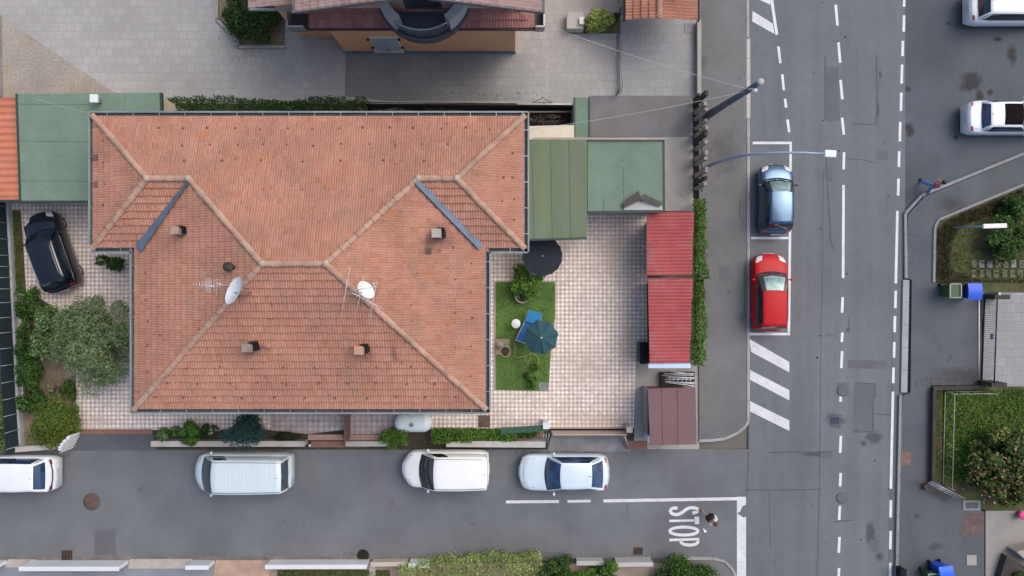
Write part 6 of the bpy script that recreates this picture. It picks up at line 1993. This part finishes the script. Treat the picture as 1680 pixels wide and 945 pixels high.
# bottom edge
hedge('hedge', 'pale yellow speckled shrubbery along the bottom edge', [(655, 952), (760, 940), (890, 934)], 1.6, .9, [M['leaf_lime'], M['leaf_yellow']], 9000, .05, mix=.45)
bush('shrub', 'dark rounded shrub right of the pale speckled shrubbery', 'shrub', 914, 938, 36, 31, 1.3, [M['leaf_dark'], M['leaf_green']], 4600, .06, mix=.4)
bush('shrub', 'mid green shrub between the two whitish walls', 'shrub', 998, 941, 30, 28, 1.2, [M['leaf_green'], M['leaf_dark']], 3600, .06)
bush('shrub', 'low grassy shrub between the dark shrub and the mid green one', 'shrub', 960, 948, 32, 18, .9, [M['leaf_bright'], M['leaf_green']], 2200, .06, mix=.5)
bush('shrub', 'largest dark green shrub beside the rounded pavement corner', 'shrub', 1116, 944, 62, 37, 1.4, [M['leaf_green'], M['leaf_dark']], 7600, .06, mix=.45, clumps=22)
# right gardens
blades('grass', [(1548, 372), (1680, 318), (1760, 300), (1760, 470), (1548, 455)], .1, 4200, .06, [M['grass_d'], M['leaf_moss']], .12, .25)
blades('ground_cover', [(1537, 378), (1550, 362), (1680, 308), (1680, 330), (1575, 372), (1558, 400), (1556, 462), (1537, 460)], .1, 4200, .055, [M['leaf_red'], M['leaf_dark']], .2, .4)
blades('ground_cover', [(1556, 440), (1600, 458), (1680, 458), (1680, 463), (1556, 463)], .1, 600, .05, [M['leaf_red'], M['leaf_dark']], .12, .4)
bush('shrub', 'leafy green bush at the right edge of the dim lawn', 'shrub', 1655, 390, 42, 38, 1.2, [M['leaf_green'], M['leaf_dark']], 3600, .085, mix=.4)
bush('shrub', 'green bush at the right edge above the lamp head', 'shrub', 1668, 340, 30, 26, 1.0, [M['leaf_dark'], M['leaf_green']], 2200, .08, mix=.4)
blades('grass', [(1550, 640), (1800, 636), (1800, 800), (1550, 790)], .1, 15000, .075, [M['grass'], M['leaf_bright']], .14, .4)
blades('weeds', [(1530, 642), (1547, 642), (1545, 790), (1528, 790)], .12, 900, .05, [M['leaf_moss'], M['grass_d']], .12, .4)
bush('flowering_bush', 'large bronze green bush with pink flowers on the lower lawn', 'bush', 1646, 770, 86, 72, 1.9, [M['leaf_brown'], M['leaf_dark']], 9000, .125, mix=.4, clumps=44, cr=.25)
bush('flower_cluster', 'pink blossoms on top of the large bronze green bush', 'flowers', 1645, 776, 70, 62, 2.1, [M['flower'], M['leaf_brown']], 150, .075, mix=.3, trunk=False, z0=.3)
bush('shrub', 'dark bush in the bottom right corner behind the timber planter', 'shrub', 1672, 945, 16, 10, .8, [M['leaf_dark'], M['leaf_green']], 600, .06, mix=.3)


FL = leaf_mat('fallen_leaves', (.10, .07, .025), (.28, .20, .08))
for q, n_ in (([(200, 735), (900, 735), (900, 746), (200, 746)], 260), ([(300, 906), (1080, 906), (1080, 917), (300, 917)], 420), ([(1150, 330), (1165, 330), (1160, 640), (1150, 640)], 160), ([(1500, 620), (1610, 616), (1610, 633), (1500, 634)], 160), ([(20, 690), (210, 690), (200, 706), (120, 706)], 120), ([(600, 150), (930, 152), (930, 165), (600, 163)], 160), ([(355, 60), (470, 70), (480, 95), (380, 100)], 110)):
    blades('fallen_leaves', q, .0 if not 1140 < q[0][0] < 1600 else .12, n_, .045, [FL, M['leaf_moss']], .03, .2)


# ================================================================== PEOPLE
def skin_mesh(name, verts, edges, radii, m, parent, sub=2, rootv=0):
    me = bpy.data.meshes.new(name); me.from_pydata([tuple(v) for v in verts], edges, []); me.update()
    o = bpy.data.objects.new(name, me); col.objects.link(o); o.parent = parent
    md = o.modifiers.new('skin', 'SKIN'); md.use_smooth_shade = True
    sv = me.skin_vertices[0].data
    for i, r_ in enumerate(radii): sv[i].radius = (r_, r_) if not isinstance(r_, tuple) else r_
    sv[rootv].use_root = True
    s_ = o.modifiers.new('sub', 'SUBSURF'); s_.levels = sub; s_.render_levels = sub
    me.materials.append(m)
    return o


def person(label, px, py, rz, top_m, leg_m, shoe_m, hair_m, skin_m, bare_legs=False, extra=None, stride=.30):
    c = P(px, py, .0)
    root = empty('person', (c.x, c.y, 0), label, 'person', None, rz)     # faces +x
    s = stride
    J = dict(pel=(0, 0, .95), sp=(.02, 0, 1.15), ch=(.03, 0, 1.32), nk=(.04, 0, 1.47), hd0=(.06, 0, 1.55), hd1=(.07, 0, 1.66), hd2=(.06, 0, 1.73),
             hl=(0, .09, .90), kl=(s * .55, .10, .50), al=(s, .10, .09), tl=(s + .17, .11, .03), hr=(0, -.09, .90), kr=(-s * .1, -.10, .49), ar=(-s * .9, -.10, .12), tr=(-s * .9 + .16, -.11, .03),
             sl=(.03, .18, 1.40), el=(-.10, .24, 1.14), wl=(.02, .25, .92), sr=(.03, -.18, 1.40), er=(.04, -.25, 1.14), wr=(.22, -.23, 1.0))
    E = [('pel', 'sp'), ('sp', 'ch'), ('ch', 'nk'), ('nk', 'hd0'), ('hd0', 'hd1'), ('hd1', 'hd2'), ('pel', 'hl'), ('hl', 'kl'), ('kl', 'al'), ('al', 'tl'), ('pel', 'hr'), ('hr', 'kr'), ('kr', 'ar'), ('ar', 'tr'),
         ('ch', 'sl'), ('sl', 'el'), ('el', 'wl'), ('ch', 'sr'), ('sr', 'er'), ('er', 'wr')]
    RD = dict(pel=.135, sp=.12, ch=.13, nk=.055, hd0=.075, hd1=.098, hd2=.07, hl=.085, kl=.058, al=.04, tl=.032, hr=.085, kr=.058, ar=.04, tr=.032, sl=.065, el=.043, wl=.028, sr=.065, er=.043, wr=.028)
    for sd in 'lr':
        w = Vector(J['w' + sd]); e = Vector(J['e' + sd]); d = (w - e).normalized(); yy = 1 if sd == 'l' else -1
        palm = w + d * .06
        J['p' + sd] = tuple(palm); RD['p' + sd] = .026; E.append(('w' + sd, 'p' + sd))
        for i, (off, ln) in enumerate(((-.028, .065), (-.009, .075), (.010, .07), (.027, .055))):
            J[f'f{sd}{i}'] = tuple(palm + Vector((off, 0, 0)) + d * (ln * .75)); RD[f'f{sd}{i}'] = .009; E.append(('p' + sd, f'f{sd}{i}'))
            J[f'g{sd}{i}'] = tuple(Vector(J[f'f{sd}{i}']) + d * ln * .5 + Vector((0, -yy * .02, 0))); RD[f'g{sd}{i}'] = .008; E.append((f'f{sd}{i}', f'g{sd}{i}'))
        J['t' + sd + 'h'] = tuple(w + d * .05 + Vector((.045, -yy * .02, 0))); RD['t' + sd + 'h'] = .010; E.append(('w' + sd, 't' + sd + 'h'))
    names = list(J); ix = {n_: i for i, n_ in enumerate(names)}
    skin_mesh('body', [J[n_] for n_ in names], [(ix[a], ix[b]) for a, b in E], [RD[n_] for n_ in names], skin_m, root)

    def cloth(name, ns, es, grow, m_, rv):
        ii = {n_: i for i, n_ in enumerate(ns)}
        return skin_mesh(name, [J[n_] for n_ in ns], [(ii[a], ii[b]) for a, b in es], [RD[n_] + grow for n_ in ns], m_, root, 2, ii[rv])
    cloth('top', ['pel', 'sp', 'ch', 'sl', 'sr', 'el', 'er'], [('pel', 'sp'), ('sp', 'ch'), ('ch', 'sl'), ('ch', 'sr'), ('sl', 'el'), ('sr', 'er')], .018, top_m, 'sp')
    if bare_legs: cloth('shorts', ['pel', 'hl', 'hr'], [('pel', 'hl'), ('pel', 'hr')], .035, leg_m, 'pel')
    else: cloth('trousers', ['pel', 'hl', 'kl', 'al', 'hr', 'kr', 'ar'], [('pel', 'hl'), ('hl', 'kl'), ('kl', 'al'), ('pel', 'hr'), ('hr', 'kr'), ('kr', 'ar')], .022, leg_m, 'pel')
    for sd in 'lr': cloth('shoe', ['a' + sd, 't' + sd], [('a' + sd, 't' + sd)], .018, shoe_m, 'a' + sd)
    h = MB(); v, f = _ball((.045, 0, 1.69), (.115, .105, .10), 14, 8)
    h.add(v, f, 0, True); h.build('hair', hair_m, root, local=True)
    fc = MB(); fc.add(*_ball((.165, 0, 1.63), (.022, .018, .03)), 0, True)
    for sd in (-1, 1): fc.add(*_ball((.155, sd * .035, 1.665), (.012, .014, .009)), 1, True); fc.add(*_ball((.06, sd * .10, 1.64), (.02, .012, .032)), 0, True)
    fc.add(*_ball((.158, 0, 1.585), (.012, .028, .008)), 2, True)
    fc.build('face', [skin_m, M['black'], M['red_lens']], root, local=True)
    if extra: extra(root)
    return root


def mk(n_, c_): return mat(n_, c_, .8, var=.1)


person('person in a red top and blue trousers walking along the right kerb', 1515, 309, R(100), mk('red_top', (.42, .07, .11)), mk('blue_trousers', (.045, .22, .58)), M['black'], mk('dark_red_hair', (.035, .012, .015)), M['skin'], stride=.36)


def backpack(root):
    a = MB(); a.box(-.17, 0, 1.02, 1.40, .14, .28); a.build('backpack', M['black'], root, local=True, bevel=.03)


person('person in white with bare legs and a black backpack beside the word STOP', 1157, 840, R(-55), mk('white_top', (.74, .74, .78)), mk('black_shorts', (.012, .012, .018)), mk('dark_shoes', (.03, .03, .035)), mk('brown_hair', (.10, .045, .025)), mat('tanned_skin', (.52, .25, .15), .6), True, backpack, .34)

# ================================================================== CAMERA AND LIGHT
cam = bpy.data.cameras.new('camera'); cam.sensor_width = 36; cam.lens = 24; cam.clip_end = 900
co = bpy.data.objects.new('camera', cam); col.objects.link(co); co.location = (0, 0, H); co.rotation_euler = (0, 0, 0)
sc.camera = co
AZ, EL = R(57), R(54)            # the bright part of the overcast sky: beyond the top right of the picture
w = bpy.data.worlds.new('World'); sc.world = w; w.use_nodes = True
nt = w.node_tree; bg = nt.nodes['Background']
sk = nt.nodes.new('ShaderNodeTexSky'); sk.sky_type = 'NISHITA'; sk.sun_disc = False
sk.sun_elevation = EL; sk.sun_rotation = AZ; sk.air_density = 1.0; sk.dust_density = 4.3; sk.ozone_density = 1.0
nt.links.new(sk.outputs[0], bg.inputs[0]); bg.inputs[1].default_value = .15
sl = bpy.data.lights.new('sun', 'SUN'); sl.energy = .75; sl.angle = R(50); sl.color = (1, .96, .9)
so_ = bpy.data.objects.new('sun', sl); col.objects.link(so_)
d = Vector((math.sin(AZ) * math.cos(EL), math.cos(AZ) * math.cos(EL), math.sin(EL)))
so_.rotation_euler = d.to_track_quat('Z', 'Y').to_euler(); so_.location = (0, 0, 60)
vs = sc.view_settings
vs.view_transform = 'Standard'; vs.look = 'None'; vs.exposure = .28; vs.gamma = 1; vs.use_curve_mapping = False
